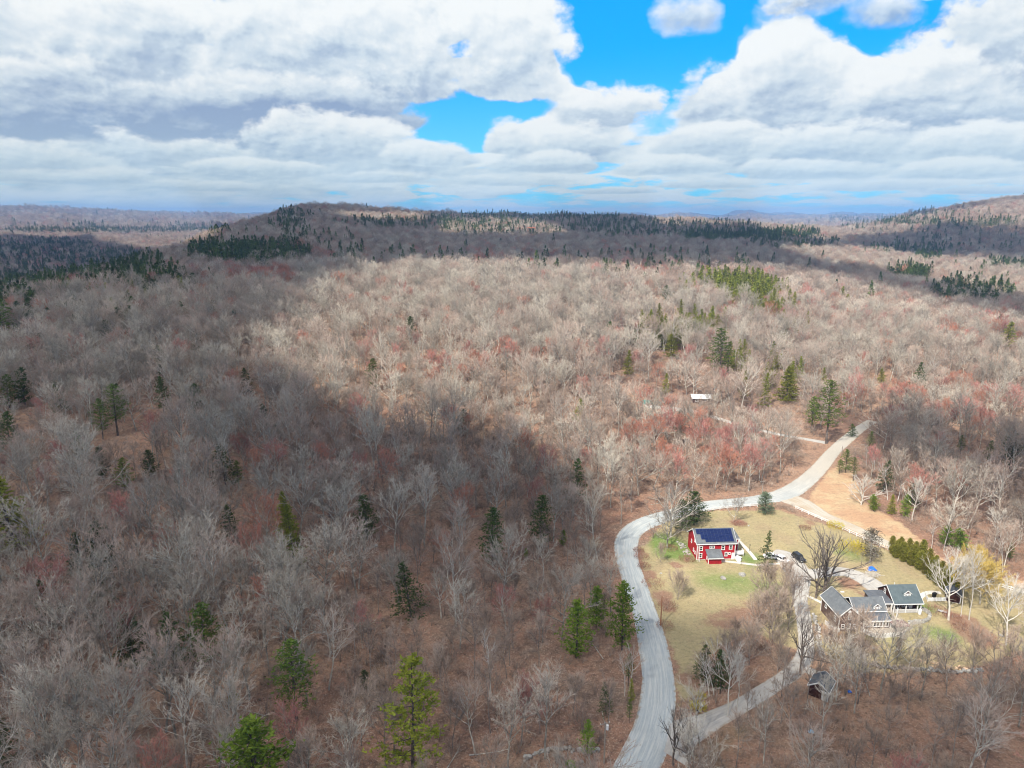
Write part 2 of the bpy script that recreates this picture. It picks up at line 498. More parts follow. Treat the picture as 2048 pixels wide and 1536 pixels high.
def sd_poly(x, y, poly):
    """signed distance to a closed outline, positive inside"""
    x = np.asarray(x, float); y = np.asarray(y, float)
    P = np.array(poly, float)
    dmin = np.full(x.shape, 1e9); ins = np.zeros(x.shape, bool)
    for i in range(len(P)):
        ax, ay = P[i]; bx, by = P[(i + 1) % len(P)]
        ex, ey = bx - ax, by - ay
        t = np.clip(((x - ax) * ex + (y - ay) * ey) / (ex * ex + ey * ey + 1e-9), 0, 1)
        dmin = np.minimum(dmin, np.hypot(x - ax - t * ex, y - ay - t * ey))
        c = ((ay > y) != (by > y)) & (x < (bx - ax) * (y - ay) / (by - ay + 1e-12) + ax)
        ins ^= c
    return np.where(ins, dmin, -dmin)


def d_line(x, y, line):
    x = np.asarray(x, float); y = np.asarray(y, float)
    dmin = np.full(x.shape, 1e9)
    for (ax, ay), (bx, by) in zip(line[:-1], line[1:]):
        ex, ey = bx - ax, by - ay
        t = np.clip(((x - ax) * ex + (y - ay) * ey) / (ex * ex + ey * ey + 1e-9), 0, 1)
        dmin = np.minimum(dmin, np.hypot(x - ax - t * ex, y - ay - t * ey))
    return dmin


def W2(pts):
    return [(p.x, p.y) for p in (at(a, b) for a, b in pts)]


def catmull(pts, n=8):
    P = [pts[0]] + list(pts) + [pts[-1]]
    out = []
    for i in range(1, len(P) - 2):
        p0, p1, p2, p3 = map(np.array, P[i - 1:i + 3])
        for k in range(n):
            t = k / n
            out.append(tuple(0.5 * ((2 * p1) + (-p0 + p2) * t + (2 * p0 - 5 * p1 + 4 * p2 - p3) * t * t + (-p0 + 3 * p1 - 3 * p2 + p3) * t ** 3)))
    out.append(tuple(pts[-1]))
    return out


# outlines read off the photograph and laid on the ground
LAWN = W2([(1283, 1100), (1330, 1040), (1420, 1022), (1560, 1020), (1700, 1066), (1800, 1112), (1920, 1140), (2060, 1180),
           (2100, 1280), (1960, 1330), (1850, 1345), (1720, 1345), (1640, 1300), (1600, 1300), (1560, 1290), (1500, 1260), (1440, 1290),
           (1400, 1350), (1380, 1400), (1352, 1410), (1356, 1330), (1322, 1250), (1300, 1190)])
YARD = W2([(1270, 1110), (1330, 1030), (1420, 1010), (1560, 1005), (1700, 1060), (1800, 1105), (1920, 1140), (2100, 1190),
           (2100, 1290), (1960, 1330), (1850, 1345), (1720, 1345), (1640, 1320), (1600, 1370), (1500, 1400), (1360, 1430), (1350, 1330), (1300, 1200)])
MEADOW = W2([(1632, 975), (1660, 940), (1700, 925), (1712, 960), (1730, 1005), (1800, 1045), (1860, 1095), (1900, 1130), (1960, 1150), (2070, 1165),
             (2080, 1185), (1900, 1140), (1800, 1112), (1700, 1062), (1640, 1035), (1618, 1000)])
ROADS = {
    'gravel_road': ([(1225, 1620), (1272, 1536), (1298, 1480), (1311, 1430), (1317, 1380), (1313, 1330), (1299, 1260), (1281, 1200), (1264, 1150), (1253, 1110), (1256, 1075), (1283, 1050), (1345, 1028), (1420, 1010), (1500, 1002), (1565, 990), (1608, 965), (1640, 935), (1665, 905), (1692, 880), (1722, 856), (1745, 842)],
                    [8.4, 8.2, 7.8, 7.6, 7.3, 7.2, 6.8, 6.6, 6.7, 7.0, 7.4, 7.4, 7.0, 6.6, 7.4, 8.6, 7.6, 6.4, 6.0, 5.8, 5.4, 5.0]),
    'driveway': ([(1322, 1500), (1360, 1470), (1420, 1442), (1480, 1412), (1540, 1375), (1590, 1340), (1612, 1300), (1608, 1240), (1600, 1200), (1600, 1165), (1592, 1140), (1572, 1115), (1545, 1105)],
                 [13.0, 8.0, 5.0, 4.1, 3.9, 4.2, 3.9, 3.8, 3.9, 5.6, 8.0, 8.5, 6.0]),
    'lane': ([(1655, 886), (1610, 878), (1560, 869), (1480, 850), (1400, 826), (1350, 818), (1290, 812)], [4.6, 3.8, 3.6, 3.8, 5.0, 6.0, 4.0]),
    'farm_track': ([(1560, 990), (1600, 1006), (1645, 1030), (1700, 1052), (1760, 1080), (1810, 1104)], [10.0, 10.0, 6.0, 4.6, 3.8, 3.2]),
    'garage_drive': ([(1598, 1152), (1640, 1146), (1685, 1143), (1725, 1156), (1758, 1180), (1778, 1200)], [5.5, 5.4, 5.6, 6.6, 6.6, 6.2]),
    'shed_path': ([(1596, 1333), (1618, 1341), (1640, 1352), (1660, 1362)], [3.4, 3.0, 2.8, 2.8]),
    'barn_path': ([(1560, 1127), (1520, 1130), (1490, 1127), (1455, 1123), (1435, 1122)], [1.2] * 5),
    'side_path': ([(1512, 1120), (1500, 1105), (1488, 1092), (1474, 1078)], [1.3] * 4),
    'front_path': ([(1603, 1187), (1622, 1195), (1645, 1206)], [1.2] * 3),
    'garden_path': ([(1838, 1196), (1850, 1187), (1866, 1184), (1882, 1186)], [1.6] * 4),
}
ROADW = {}
for k, (pts, ws) in ROADS.items():
    w2 = W2(pts)
    ROADW[k] = (catmull(w2, 8), list(np.interp(np.linspace(0, len(ws) - 1, (len(ws) - 1) * 8 + 1), range(len(ws)), ws)))

# ------------------------------------------------------------------ materials
MATS = {}


def new_mat(name):
    m = bpy.data.materials.new(name)
    m.use_nodes = True
    b = m.node_tree.nodes['Principled BSDF']
    b.inputs['Specular IOR Level'].default_value = 0.25
    MATS[name] = m
    return m, NT(m.node_tree), b


def mat(name, col, rough=0.8, col2=None, scale=1.0, amount=1.0, spec=0.25, metal=0.0, bump=0.0, bscale=None, rnd=0.0, detail=4.0):
    """painted or natural surface with uneven colour"""
    if name in MATS:
        return MATS[name]
    m, N, b = new_mat(name)
    b.inputs['Roughness'].default_value = rough
    b.inputs['Metallic'].default_value = metal
    b.inputs['Specular IOR Level'].default_value = spec
    tcn = N.n.new('ShaderNodeTexCoord')
    P = tcn.outputs['Object']
    c2 = col2 or tuple(c * 0.78 for c in col)
    f = N.noise(P, scale, detail, 0.6)
    c = N.mix(N.m('MULTIPLY', N.step(f, 0.32, 0.68), amount), col, c2)
    if rnd:
        oi = N.n.new('ShaderNodeObjectInfo')
        h = N.n.new('ShaderNodeHueSaturation')
        N.put(h.inputs['Color'], c)
        N.put(h.inputs['Value'], N.lin(oi.outputs['Random'], 0, 1, 1 - rnd, 1 + rnd))
        N.put(h.inputs['Hue'], N.lin(N.m('FRACT', N.m('MULTIPLY', oi.outputs['Random'], 7.31)), 0, 1, 0.5 - rnd * 0.06, 0.5 + rnd * 0.06))
        c = h.outputs[0]
    N.put(b.inputs['Base Color'], c)
    if bump:
        bn = N.n.new('ShaderNodeBump')
        bn.inputs['Strength'].default_value = bump
        bn.inputs['Distance'].default_value = 0.05
        N.put(bn.inputs['Height'], N.noise(P, bscale or scale * 6, 3.0, 0.6))
        N.put(b.inputs['Normal'], bn.outputs[0])
    return m


def ground_material():
    m, N, b = new_mat('ground_cover')
    b.inputs['Roughness'].default_value = 0.95
    b.inputs['Specular IOR Level'].default_value = 0.1
    g = N.n.new('ShaderNodeNewGeometry')
    P = g.outputs['Position']
    big = N.noise(P, 0.018, 5.0, 0.6)
    mid = N.noise(P, 0.11, 5.0, 0.65)
    fine = N.noise(P, 0.9, 4.0, 0.7)
    # leaf litter
    leaf = N.mix(N.step(mid, 0.35, 0.65), (0.33, 0.18, 0.12), (0.22, 0.13, 0.09))
    leaf = N.mix(N.step(big, 0.42, 0.62), leaf, (0.36, 0.225, 0.15))
    leaf = N.mix(N.m('MULTIPLY', N.step(N.noise(P, 0.045, 4, 0.6), 0.50, 0.66), 0.6), leaf, (0.21, 0.165, 0.125))
    leaf = N.mix(N.m('MULTIPLY', N.step(N.noise(P, 0.5, 4, 0.75), 0.50, 0.62), 0.55), leaf, (0.11, 0.075, 0.06))
    leaf = N.mix(N.m('MULTIPLY', N.step(N.noise(P, 2.6, 2, 0.8), 0.54, 0.66), 0.8), leaf, (0.46, 0.33, 0.24))
    leaf = N.mix(N.m('MULTIPLY', N.step(N.noise(P, 1.7, 3, 0.8), 0.56, 0.68), 0.8), leaf, (0.075, 0.055, 0.045))
    leaf = N.mix(N.m('MULTIPLY', N.step(N.noise(P, 0.03, 3, 0.6, 1.0), 0.60, 0.72), 0.35), leaf, (0.14, 0.15, 0.07))
    # dry lawn
    straw = N.mix(N.step(mid, 0.38, 0.62), (0.39, 0.32, 0.175), (0.33, 0.28, 0.155))
    straw = N.mix(N.m('MULTIPLY', N.step(N.noise(P, 0.33, 5, 0.7), 0.5, 0.72), 0.5), straw, (0.27, 0.26, 0.12))
    straw = N.mix(N.m('MULTIPLY', N.step(fine, 0.55, 0.8), 0.45), straw, (0.24, 0.17, 0.09))
    straw = N.mix(N.m('MULTIPLY', N.step(N.noise(P, 0.07, 4, 0.6), 0.52, 0.68), 0.5), straw, (0.32, 0.235, 0.15))
    straw = N.mix(N.m('MULTIPLY', N.step(N.noise(P, 1.4, 3, 0.8), 0.52, 0.66), 0.5), straw, (0.25, 0.20, 0.12))
    straw = N.mix(N.m('MULTIPLY', N.step(N.noise(P, 0.8, 4, 0.8), 0.54, 0.70), 0.5), straw, (0.47, 0.40, 0.26))
    gr = N.m('ADD', N.attr('green'), N.m('MULTIPLY', N.m('SUBTRACT', mid, 0.5), 0.8))
    straw = N.mix(N.m('MULTIPLY', N.step(gr, 0.15, 0.85), 0.9), straw, N.mix(fine, (0.10, 0.20, 0.045), (0.17, 0.23, 0.06)))
    # rusty meadow
    mead = N.mix(N.step(mid, 0.4, 0.62), (0.46, 0.29, 0.175), (0.50, 0.38, 0.23))
    mead = N.mix(N.m('MULTIPLY', N.step(N.noise(N.v('MULTIPLY', P, (0.25, 1.0, 1.0)), 0.5, 5, 0.7), 0.5, 0.7), 0.7), mead, (0.32, 0.20, 0.135))
    jit = N.m('MULTIPLY', N.m('SUBTRACT', N.noise(P, 0.28, 5.0, 0.7), 0.5), 1.1)
    fl = N.step(N.m('ADD', N.attr('lawn'), jit), 0.35, 0.65)
    fm = N.step(N.m('ADD', N.attr('meadow'), jit), 0.35, 0.65)
    ft = N.step(N.m('ADD', N.attr('worn'), jit), 0.35, 0.75)
    c = N.mix(fl, leaf, straw)
    c = N.mix(fm, c, mead)
    c = N.mix(ft, c, N.mix(mid, (0.30, 0.15, 0.10), (0.25, 0.19, 0.13)))
    # far woods, too small to be told apart
    far = N.mix(N.step(N.noise(P, 0.006, 5, 0.65), 0.38, 0.62), (0.15, 0.125, 0.115), (0.22, 0.19, 0.16))
    far = N.mix(N.step(N.noise(P, 0.004, 6, 0.7, 0.5), 0.56, 0.62), far, (0.045, 0.075, 0.04))
    grit = N.noise(P, 1.15, 4, 0.85)
    c = N.mix(N.step(grit, 0.50, 0.66, 0.0, 0.42), c, (0.12, 0.095, 0.07))
    c = N.mix(N.step(grit, 0.46, 0.34, 0.0, 0.32), c, (0.52, 0.44, 0.33))
    c = N.mix(N.attr('distant'), c, far)
    N.put(b.inputs['Base Color'], c)
    bn = N.n.new('ShaderNodeBump'); bn.inputs['Strength'].default_value = 0.7; bn.inputs['Distance'].default_value = 0.25
    N.put(bn.inputs['Height'], N.m('ADD', fine, N.noise(P, 3.5, 2, 0.6)))
    N.put(b.inputs['Normal'], bn.outputs[0])
    return m


M_GROUND = ground_material()


def gravel(name, base, dark, light, rough=0.95):
    m, N, b = new_mat(name)
    b.inputs['Roughness'].default_value = rough
    b.inputs['Specular IOR Level'].default_value = 0.15
    g = N.n.new('ShaderNodeNewGeometry'); P = g.outputs['Position']
    u = N.attr('across'); v = N.attr('along')
    st = N.noise(N.comb(N.m('MULTIPLY', u, 9.0), N.m('MULTIPLY', v, 0.10), 0.0), 1.0, 4, 0.65)
    c = N.mix(N.step(st, 0.40, 0.62), base, light)
    c = N.mix(N.m('MULTIPLY', N.step(N.noise(N.comb(N.m('MULTIPLY', u, 22.0), N.m('MULTIPLY', v, 0.22), 3.0), 1.0, 3, 0.6), 0.5, 0.7), 0.5), c, dark)
    c = N.mix(N.m('MULTIPLY', N.step(N.noise(P, 0.12, 4, 0.6), 0.45, 0.7), 0.5), c, dark)
    c = N.mix(N.m('MULTIPLY', N.step(N.noise(P, 2.2, 3, 0.7), 0.5, 0.72), 0.35), c, light)
    if name == 'road_gravel':                     # the upper road is tan dirt
        c = N.mix(N.m('MULTIPLY', N.step(N.sep(P)[1], 215.0, 262.0), 0.75), c, N.mix(st, (0.50, 0.44, 0.35), (0.42, 0.37, 0.30)))
    # worn shoulders
    c = N.mix(N.m('MULTIPLY', N.step(N.m('ADD', N.m('ABSOLUTE', u), N.m('MULTIPLY', N.m('SUBTRACT', N.noise(P, 0.6, 4, 0.7), 0.5), 0.9)), 0.80, 1.0), 0.85), c, (0.30, 0.235, 0.17))
    N.put(b.inputs['Base Color'], c)
    bn = N.n.new('ShaderNodeBump'); bn.inputs['Strength'].default_value = 0.25; bn.inputs['Distance'].default_value = 0.05
    N.put(bn.inputs['Height'], N.m('ADD', N.noise(P, 4.0, 3, 0.6), st))
    N.put(b.inputs['Normal'], bn.outputs[0])
    return m


M_ROAD = gravel('road_gravel', (0.36, 0.40, 0.41), (0.29, 0.32, 0.33), (0.50, 0.515, 0.49))
M_DRIVE = gravel('drive_gravel', (0.40, 0.38, 0.345), (0.32, 0.30, 0.27), (0.48, 0.46, 0.42))
M_PATH = gravel('path_stone', (0.58, 0.54, 0.47), (0.45, 0.42, 0.37), (0.66, 0.62, 0.55))
M_TRACK = gravel('track_dirt', (0.42, 0.375, 0.30), (0.38, 0.28, 0.17), (0.50, 0.47, 0.41))


def wood_mat(name, c1, c2, rnd=0.22, sat=0.0, warm=None):
    """bark and twigs; every tree gets its own shade"""
    m, N, b = new_mat(name)
    b.inputs['Roughness'].default_value = 0.9
    b.inputs['Specular IOR Level'].default_value = 0.1
    oi = N.n.new('ShaderNodeObjectInfo')
    r = oi.outputs['Random']
    g = N.n.new('ShaderNodeNewGeometry')
    f = N.noise(g.outputs['Position'], 1.1, 3, 0.6)
    c = N.mix(N.step(f, 0.35, 0.65), c1, c2)
    if warm:
        c = N.mix(N.step(N.m('FRACT', N.m('MULTIPLY', r, 5.7)), 0.25, 0.9), c, warm)
    h = N.n.new('ShaderNodeHueSaturation')
    N.put(h.inputs['Color'], c)
    N.put(h.inputs['Value'], N.lin(r, 0, 1, 1 - rnd, 1 + rnd))
    N.put(b.inputs['Base Color'], h.outputs[0])
    return m


def leaf_mat(name, c1, c2, rnd=0.25, trans=0.25):
    m, N, b = new_mat(name)
    b.inputs['Roughness'].default_value = 0.7
    b.inputs['Specular IOR Level'].default_value = 0.2
    oi = N.n.new('ShaderNodeObjectInfo'); r = oi.outputs['Random']
    g = N.n.new('ShaderNodeNewGeometry')
    f = N.noise(g.outputs['Position'], 0.9, 4, 0.7)
    c = N.mix(N.step(f, 0.35, 0.65), c1, c2)
    h = N.n.new('ShaderNodeHueSaturation'); N.put(h.inputs['Color'], c)
    N.put(h.inputs['Value'], N.lin(r, 0, 1, 1 - rnd, 1 + rnd))
    N.put(h.inputs['Hue'], N.lin(N.m('FRACT', N.m('MULTIPLY', r, 3.7)), 0, 1, 0.49, 0.51))
    N.put(b.inputs['Base Color'], h.outputs[0])
    t = N.n.new('ShaderNodeBsdfTranslucent'); N.put(t.inputs[0], h.outputs[0])
    ms = N.n.new('ShaderNodeMixShader'); ms.inputs[0].default_value = trans
    N.l.new(b.outputs[0], ms.inputs[1]); N.l.new(t.outputs[0], ms.inputs[2])
    out = [n for n in N.n if n.type == 'OUTPUT_MATERIAL'][0]
    N.l.new(ms.outputs[0], out.inputs[0])
    return m


M_BARK = wood_mat('bark_grey', (0.30, 0.275, 0.235), (0.52, 0.485, 0.42), 0.3)  # grey bark, toned darker than the twigs to imitate shade inside crowns
M_TWIG = wood_mat('twigs_grey', (0.40, 0.355, 0.29), (0.54, 0.485, 0.40), 0.30, warm=(0.46, 0.345, 0.28))
M_TWIG_BROWN = wood_mat('twigs_brown', (0.33, 0.25, 0.195), (0.41, 0.32, 0.255), 0.30)
M_BARK_BROWN = wood_mat('bark_brown', (0.22, 0.18, 0.155), (0.36, 0.31, 0.27), 0.2)
M_BARK_DARK = wood_mat('bark_dark', (0.085, 0.07, 0.06), (0.16, 0.135, 0.12), 0.15)
M_TWIG_OAK = wood_mat('twigs_dark', (0.20, 0.17, 0.15), (0.26, 0.23, 0.20), 0.15)
M_BIRCH = wood_mat('bark_birch', (0.72, 0.70, 0.65), (0.55, 0.52, 0.48), 0.1)
M_BARK_PALE = wood_mat('bark_pale', (0.52, 0.49, 0.43), (0.62, 0.58, 0.52), 0.1)
M_TWIG_PALE = wood_mat('twigs_pale', (0.56, 0.51, 0.44), (0.62, 0.57, 0.49), 0.12)
M_RED = wood_mat('twigs_red_buds', (0.42, 0.17, 0.15), (0.50, 0.24, 0.20), 0.22, warm=(0.46, 0.20, 0.13))
M_WILLOW = wood_mat('willow_yellow', (0.58, 0.42, 0.12), (0.50, 0.38, 0.13), 0.1)
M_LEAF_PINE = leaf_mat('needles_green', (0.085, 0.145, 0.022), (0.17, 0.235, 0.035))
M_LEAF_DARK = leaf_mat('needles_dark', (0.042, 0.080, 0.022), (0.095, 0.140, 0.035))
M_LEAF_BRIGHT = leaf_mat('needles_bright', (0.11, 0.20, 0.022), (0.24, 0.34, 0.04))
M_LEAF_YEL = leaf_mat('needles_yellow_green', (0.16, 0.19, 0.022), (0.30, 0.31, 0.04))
M_LEAF_CEDAR = leaf_mat('needles_cedar', (0.16, 0.165, 0.024), (0.27, 0.245, 0.045))
M_LEAF_SPRUCE = leaf_mat('needles_spruce', (0.10, 0.15, 0.085), (0.17, 0.23, 0.14))
M_LEAF_RUST = leaf_mat('needles_rust', (0.16, 0.10, 0.075), (0.10, 0.12, 0.08))
M_LEAF_FAR = leaf_mat('needles_far', (0.055, 0.095, 0.026), (0.115, 0.155, 0.04), 0.4)
M_FORS = leaf_mat('forsythia_flowers', (0.62, 0.50, 0.03), (0.50, 0.42, 0.05), 0.05)


# ------------------------------------------------------------------ object helpers
def link(name, me, parent=None, m=None):
    o = bpy.data.objects.new(name, me)
    C.objects.link(o)
    if parent is not None:
        o.parent = parent
    if m is not None and not me.materials:
        me.materials.append(m)
    return o


def tag(o, label=None, cat=None, group=None, kind=None):
    if label: o['label'] = label
    if cat: o['category'] = cat
    if group: o['group'] = group
    if kind: o['kind'] = kind
    return o


def empty(name, loc, rz=0.0, sc_=1.0):
    o = bpy.data.objects.new(name, None)
    C.objects.link(o)
    o.location = loc
    o.rotation_euler = (0, 0, rz)
    o.scale = (sc_,) * 3
    o.empty_display_size = 0.5
    return o


def mesh_np(name, V, F, mats=(), mi=None, smooth_=False, attrs=None):
    """mesh from numpy arrays; F is an (n,3) or (n,4) array or a list of such arrays"""
    me = bpy.data.meshes.new(name)
    V = np.asarray(V, np.float32).reshape(-1, 3)
    Fs = F if isinstance(F, list) else [F]
    Fs = [np.asarray(f, np.int32) for f in Fs if len(f)]
    nl = sum(f.size for f in Fs); npoly = sum(len(f) for f in Fs)
    me.vertices.add(len(V)); me.loops.add(nl); me.polygons.add(npoly)
    me.vertices.foreach_set('co', V.ravel())
    me.loops.foreach_set('vertex_index', np.concatenate([f.ravel() for f in Fs]))
    tot = np.concatenate([np.full(len(f), f.shape[1], np.int32) for f in Fs])
    st = np.concatenate([[0], np.cumsum(tot)[:-1]]).astype(np.int32)
    me.polygons.foreach_set('loop_start', st)
    try:
        me.polygons.foreach_set('loop_total', tot)
    except Exception:
        pass
    for m in mats:
        me.materials.append(m)
    if mi is not None:
        me.polygons.foreach_set('material_index', np.asarray(mi, np.int32))
    if smooth_:
        me.polygons.foreach_set('use_smooth', np.ones(npoly, bool))
    for k, v in (attrs or {}).items():
        a = me.attributes.new(k, 'FLOAT', 'POINT')
        a.data.foreach_set('value', np.asarray(v, np.float32))
    me.update(calc_edges=True)
    return me


class MB:
    """collects solids and links them as one mesh object"""
    def __init__(s):
        s.v = []; s.f = []

    def add(s, vs, fs):
        k = len(s.v); s.v += [tuple(p) for p in vs]; s.f += [tuple(i + k for i in f) for f in fs]
        return s

    def box(s, x0, x1, y0, y1, z0, z1):
        return s.add([(x0, y0, z0), (x1, y0, z0), (x1, y1, z0), (x0, y1, z0), (x0, y0, z1), (x1, y0, z1), (x1, y1, z1), (x0, y1, z1)],
                     [(0, 3, 2, 1), (4, 5, 6, 7), (0, 1, 5, 4), (1, 2, 6, 5), (2, 3, 7, 6), (3, 0, 4, 7)])

    def bar(s, a, b, w, h):
        """box-section bar from a to b"""
        a = Vector(a); b = Vector(b); d = (b - a).normalized()
        up = Vector((0, 0, 1)) if abs(d.z) < 0.95 else Vector((1, 0, 0))
        r = d.cross(up).normalized() * w / 2; u = r.cross(d).normalized() * h / 2
        vs = [a - r - u, a + r - u, a + r + u, a - r + u, b - r - u, b + r - u, b + r + u, b - r + u]
        return s.add(vs, [(0, 3, 2, 1), (4, 5, 6, 7), (0, 1, 5, 4), (1, 2, 6, 5), (2, 3, 7, 6), (3, 0, 4, 7)])

    def tube(s, pts, rad, n=6, cap=True):
        k = len(s.v)
        pts = [Vector(p) for p in pts]
        for i, p in enumerate(pts):
            d = (pts[min(i + 1, len(pts) - 1)] - pts[max(i - 1, 0)]).normalized()
            up = Vector((0, 0, 1)) if abs(d.z) < 0.9 else Vector((1, 0, 0))
            a = d.cross(up).normalized(); b = a.cross(d).normalized()
            r = rad[i] if isinstance(rad, (list, tuple)) else rad
            for j in range(n):
                t = 6.28318 * j / n
                s.v.append(tuple(p + a * (math.cos(t) * r) + b * (math.sin(t) * r)))
        for i in range(len(pts) - 1):
            for j in range(n):
                q = k + i * n
                s.f.append((q + j, q + (j + 1) % n, q + n + (j + 1) % n, q + n + j))
        if cap:
            s.f.append(tuple(range(k + n - 1, k - 1, -1)))
            q = k + (len(pts) - 1) * n
            s.f.append(tuple(range(q, q + n)))
        return s

    def prism(s, prof, axis, a, b):
        """outline prof (2D points) pushed along axis 'x' or 'y' or 'z' from a to b"""
        n = len(prof)
        def P(p, t):
            return (t, p[0], p[1]) if axis == 'x' else (p[0], t, p[1]) if axis == 'y' else (p[0], p[1], t)
        k = len(s.v)
        s.v += [P(p, a) for p in prof] + [P(p, b) for p in prof]
        s.f.append(tuple(range(k + n - 1, k - 1, -1))); s.f.append(tuple(range(k + n, k + 2 * n)))
        for i in range(n):
            j = (i + 1) % n
            s.f.append((k + i, k + j, k + n + j, k + n + i))
        return s

    def build(s, name, m, parent=None, smooth_=False):
        me = bpy.data.meshes.new(name)
        me.from_pydata(s.v, [], s.f)
        me.materials.append(m)
        bm_fix(me)
        if smooth_:
            me.polygons.foreach_set('use_smooth', [True] * len(me.polygons))
        return link(name, me, parent)


def bm_fix(me):
    b = bmesh.new(); b.from_mesh(me)
    bmesh.ops.recalc_face_normals(b, faces=b.faces)
    b.to_mesh(me); b.free()


import bmesh

# ------------------------------------------------------------------ ground
def ground_attrs(x, y):
    L = np.clip(0.5 + sd_poly(x, y, LAWN) / 5.0, 0, 1)
    M = np.clip(0.5 + sd_poly(x, y, MEADOW) / 4.0, 0, 1)
    green = np.zeros(x.shape); worn = np.zeros(x.shape)
    for (px, py, r, s) in ((1345, 1098, 9, 1.3), (1322, 1075, 7, 0.6), (1420, 1150, 10, 0.45), (1500, 1118, 7, 0.7), (1885, 1270, 7, .75), (1700, 1110, 9, 0.6), (1850, 1215, 4, 0.8),
                           (1555, 1090, 8, 0.3), (1480, 1175, 12, 0.35), (1780, 1270, 8, 0.5), (1910, 1180, 8, 0.35), (1540, 1170, 10, 0.5), (1400, 1030, 9, 0.35)):
        p = at(px, py); r = r * 0.5; green += s * np.exp(-((x - p.x) ** 2 + (y - p.y) ** 2) / (2 * r * r))
    for (px, py, r, s) in ((1300, 1150, 5, .9), (1325, 1190, 6, 1.0), (1335, 1215, 5, 0.8), (1380, 1250, 6, .25), (1475, 1045, 6, 1.1), (1620, 1045, 5, .8), (1700, 1165, 8, .9), (1660, 1190, 6, .7), (1740, 1195, 5, 0.7),
                           (1920, 1240, 8, .9), (1960, 1275, 9, 1.0), (1720, 1290, 12, .6), (1640, 1260, 8, .6), (1440, 1250, 10, .55), (1500, 1230, 12, .8), (1540, 1200, 8, .6), (1380, 1360, 6, 1.1), (1362, 1130, 6, .4),
                           (1375, 1118, 2.5, .9), (1350, 1130, 3, .8)):
        p = at(px, py); r = r * 0.42; worn += 1.0 * min(s, .9) * np.exp(-((x - p.x) ** 2 + (y - p.y) ** 2) / (2 * r * r))
    dist = np.clip((np.hypot(x, y) - 3500) / 3000, 0, 1)
    return L, M, green, worn, dist


rr = np.concatenate([[0.0], np.arange(12, 84, 12), np.arange(84, 430, 1.7), np.geomspace(430, 13500, 310)])
aa = np.concatenate([np.linspace(-180, -50, 45, endpoint=False), np.linspace(-50, 50, 330), np.linspace(50, 180, 46)[1:]])
aa = np.radians(aa)[:-1]
A_, R_ = np.meshgrid(aa, rr)
X_, Y_ = R_ * np.sin(A_), R_ * np.cos(A_)
Z_ = hgt(X_, Y_)
nr, na = X_.shape
V_ = np.stack([X_.ravel(), Y_.ravel(), Z_.ravel()], 1)
i_, j_ = np.meshgrid(np.arange(nr - 1), np.arange(na), indexing='ij')
j2 = (j_ + 1) % na
F_ = np.stack([i_ * na + j_, (i_ + 1) * na + j_, (i_ + 1) * na + j2, i_ * na + j2], -1).reshape(-1, 4)[:, ::-1]
xf, yf = X_.ravel(), Y_.ravel()
near = (np.hypot(xf, yf) < 520) & (xf > 0) & (yf > 60)
at_vals = [np.zeros(len(xf)) for _ in range(5)]
got = ground_attrs(xf[near], yf[near])
for a_, g_ in zip(at_vals, got):
    a_[near] = g_
at_vals[4] = np.clip((np.hypot(xf, yf) - 3500) / 3000, 0, 1)
names_ = ['lawn', 'meadow', 'green', 'worn', 'distant']


def sub_mesh(name, sel):
    f = F_[sel]
    used, inv = np.unique(f, return_inverse=True)
    return mesh_np(name, V_[used], inv.reshape(f.shape), [M_GROUND], None, True, {n: v[used] for n, v in zip(names_, at_vals)})


fl_ = at_vals[0][F_].mean(1) > 0.5
fm_ = (at_vals[1][F_].mean(1) > 0.5) & ~fl_
tag(link('ground', sub_mesh('ground', ~fl_ & ~fm_)), 'leaf covered forest floor and wooded hills', kind='structure')
tag(link('lawn', sub_mesh('lawn', fl_)), 'straw coloured lawn around the red barn and the brown house', kind='structure')
tag(link('meadow', sub_mesh('meadow', fm_)), 'rust coloured dry meadow beyond the white fence', kind='structure')


def ribbon(name, line, ws, m, z, label):
    L = np.array(line); n = len(L)
    T = np.gradient(L, axis=0); T /= np.linalg.norm(T, axis=1)[:, None] + 1e-9
    Nn = np.stack([T[:, 1], -T[:, 0]], 1)
    K = 9
    ws = np.array(ws) * (1 + 0.02 * np.sin(np.arange(n) * 0.41 + 2))
    al = np.concatenate([[0], np.cumsum(np.linalg.norm(np.diff(L, axis=0), axis=1))])
    V, ac, an = [], [], []
    for k in range(K):
        u = k / (K - 1) * 2 - 1
        P = L + Nn * (u * ws / 2)[:, None]
        edge = abs(u) == 1
        V.append(np.stack([P[:, 0], P[:, 1], hgt(P[:, 0], P[:, 1]) + (-0.03 if edge else z)], 1))
        ac.append(np.full(n, u)); an.append(al)
    V = np.stack(V, 1).reshape(-1, 3)
    i, j = np.meshgrid(np.arange(n - 1), np.arange(K - 1), indexing='ij')
    F = np.stack([i * K + j, i * K + j + 1, (i + 1) * K + j + 1, (i + 1) * K + j], -1).reshape(-1, 4)
    me = mesh_np(name, V, F, [m], None, True, {'across': np.stack(ac, 1).ravel(), 'along': np.stack(an, 1).ravel()})
    bm_fix(me)
    tag(link(name, me), label, kind='structure')


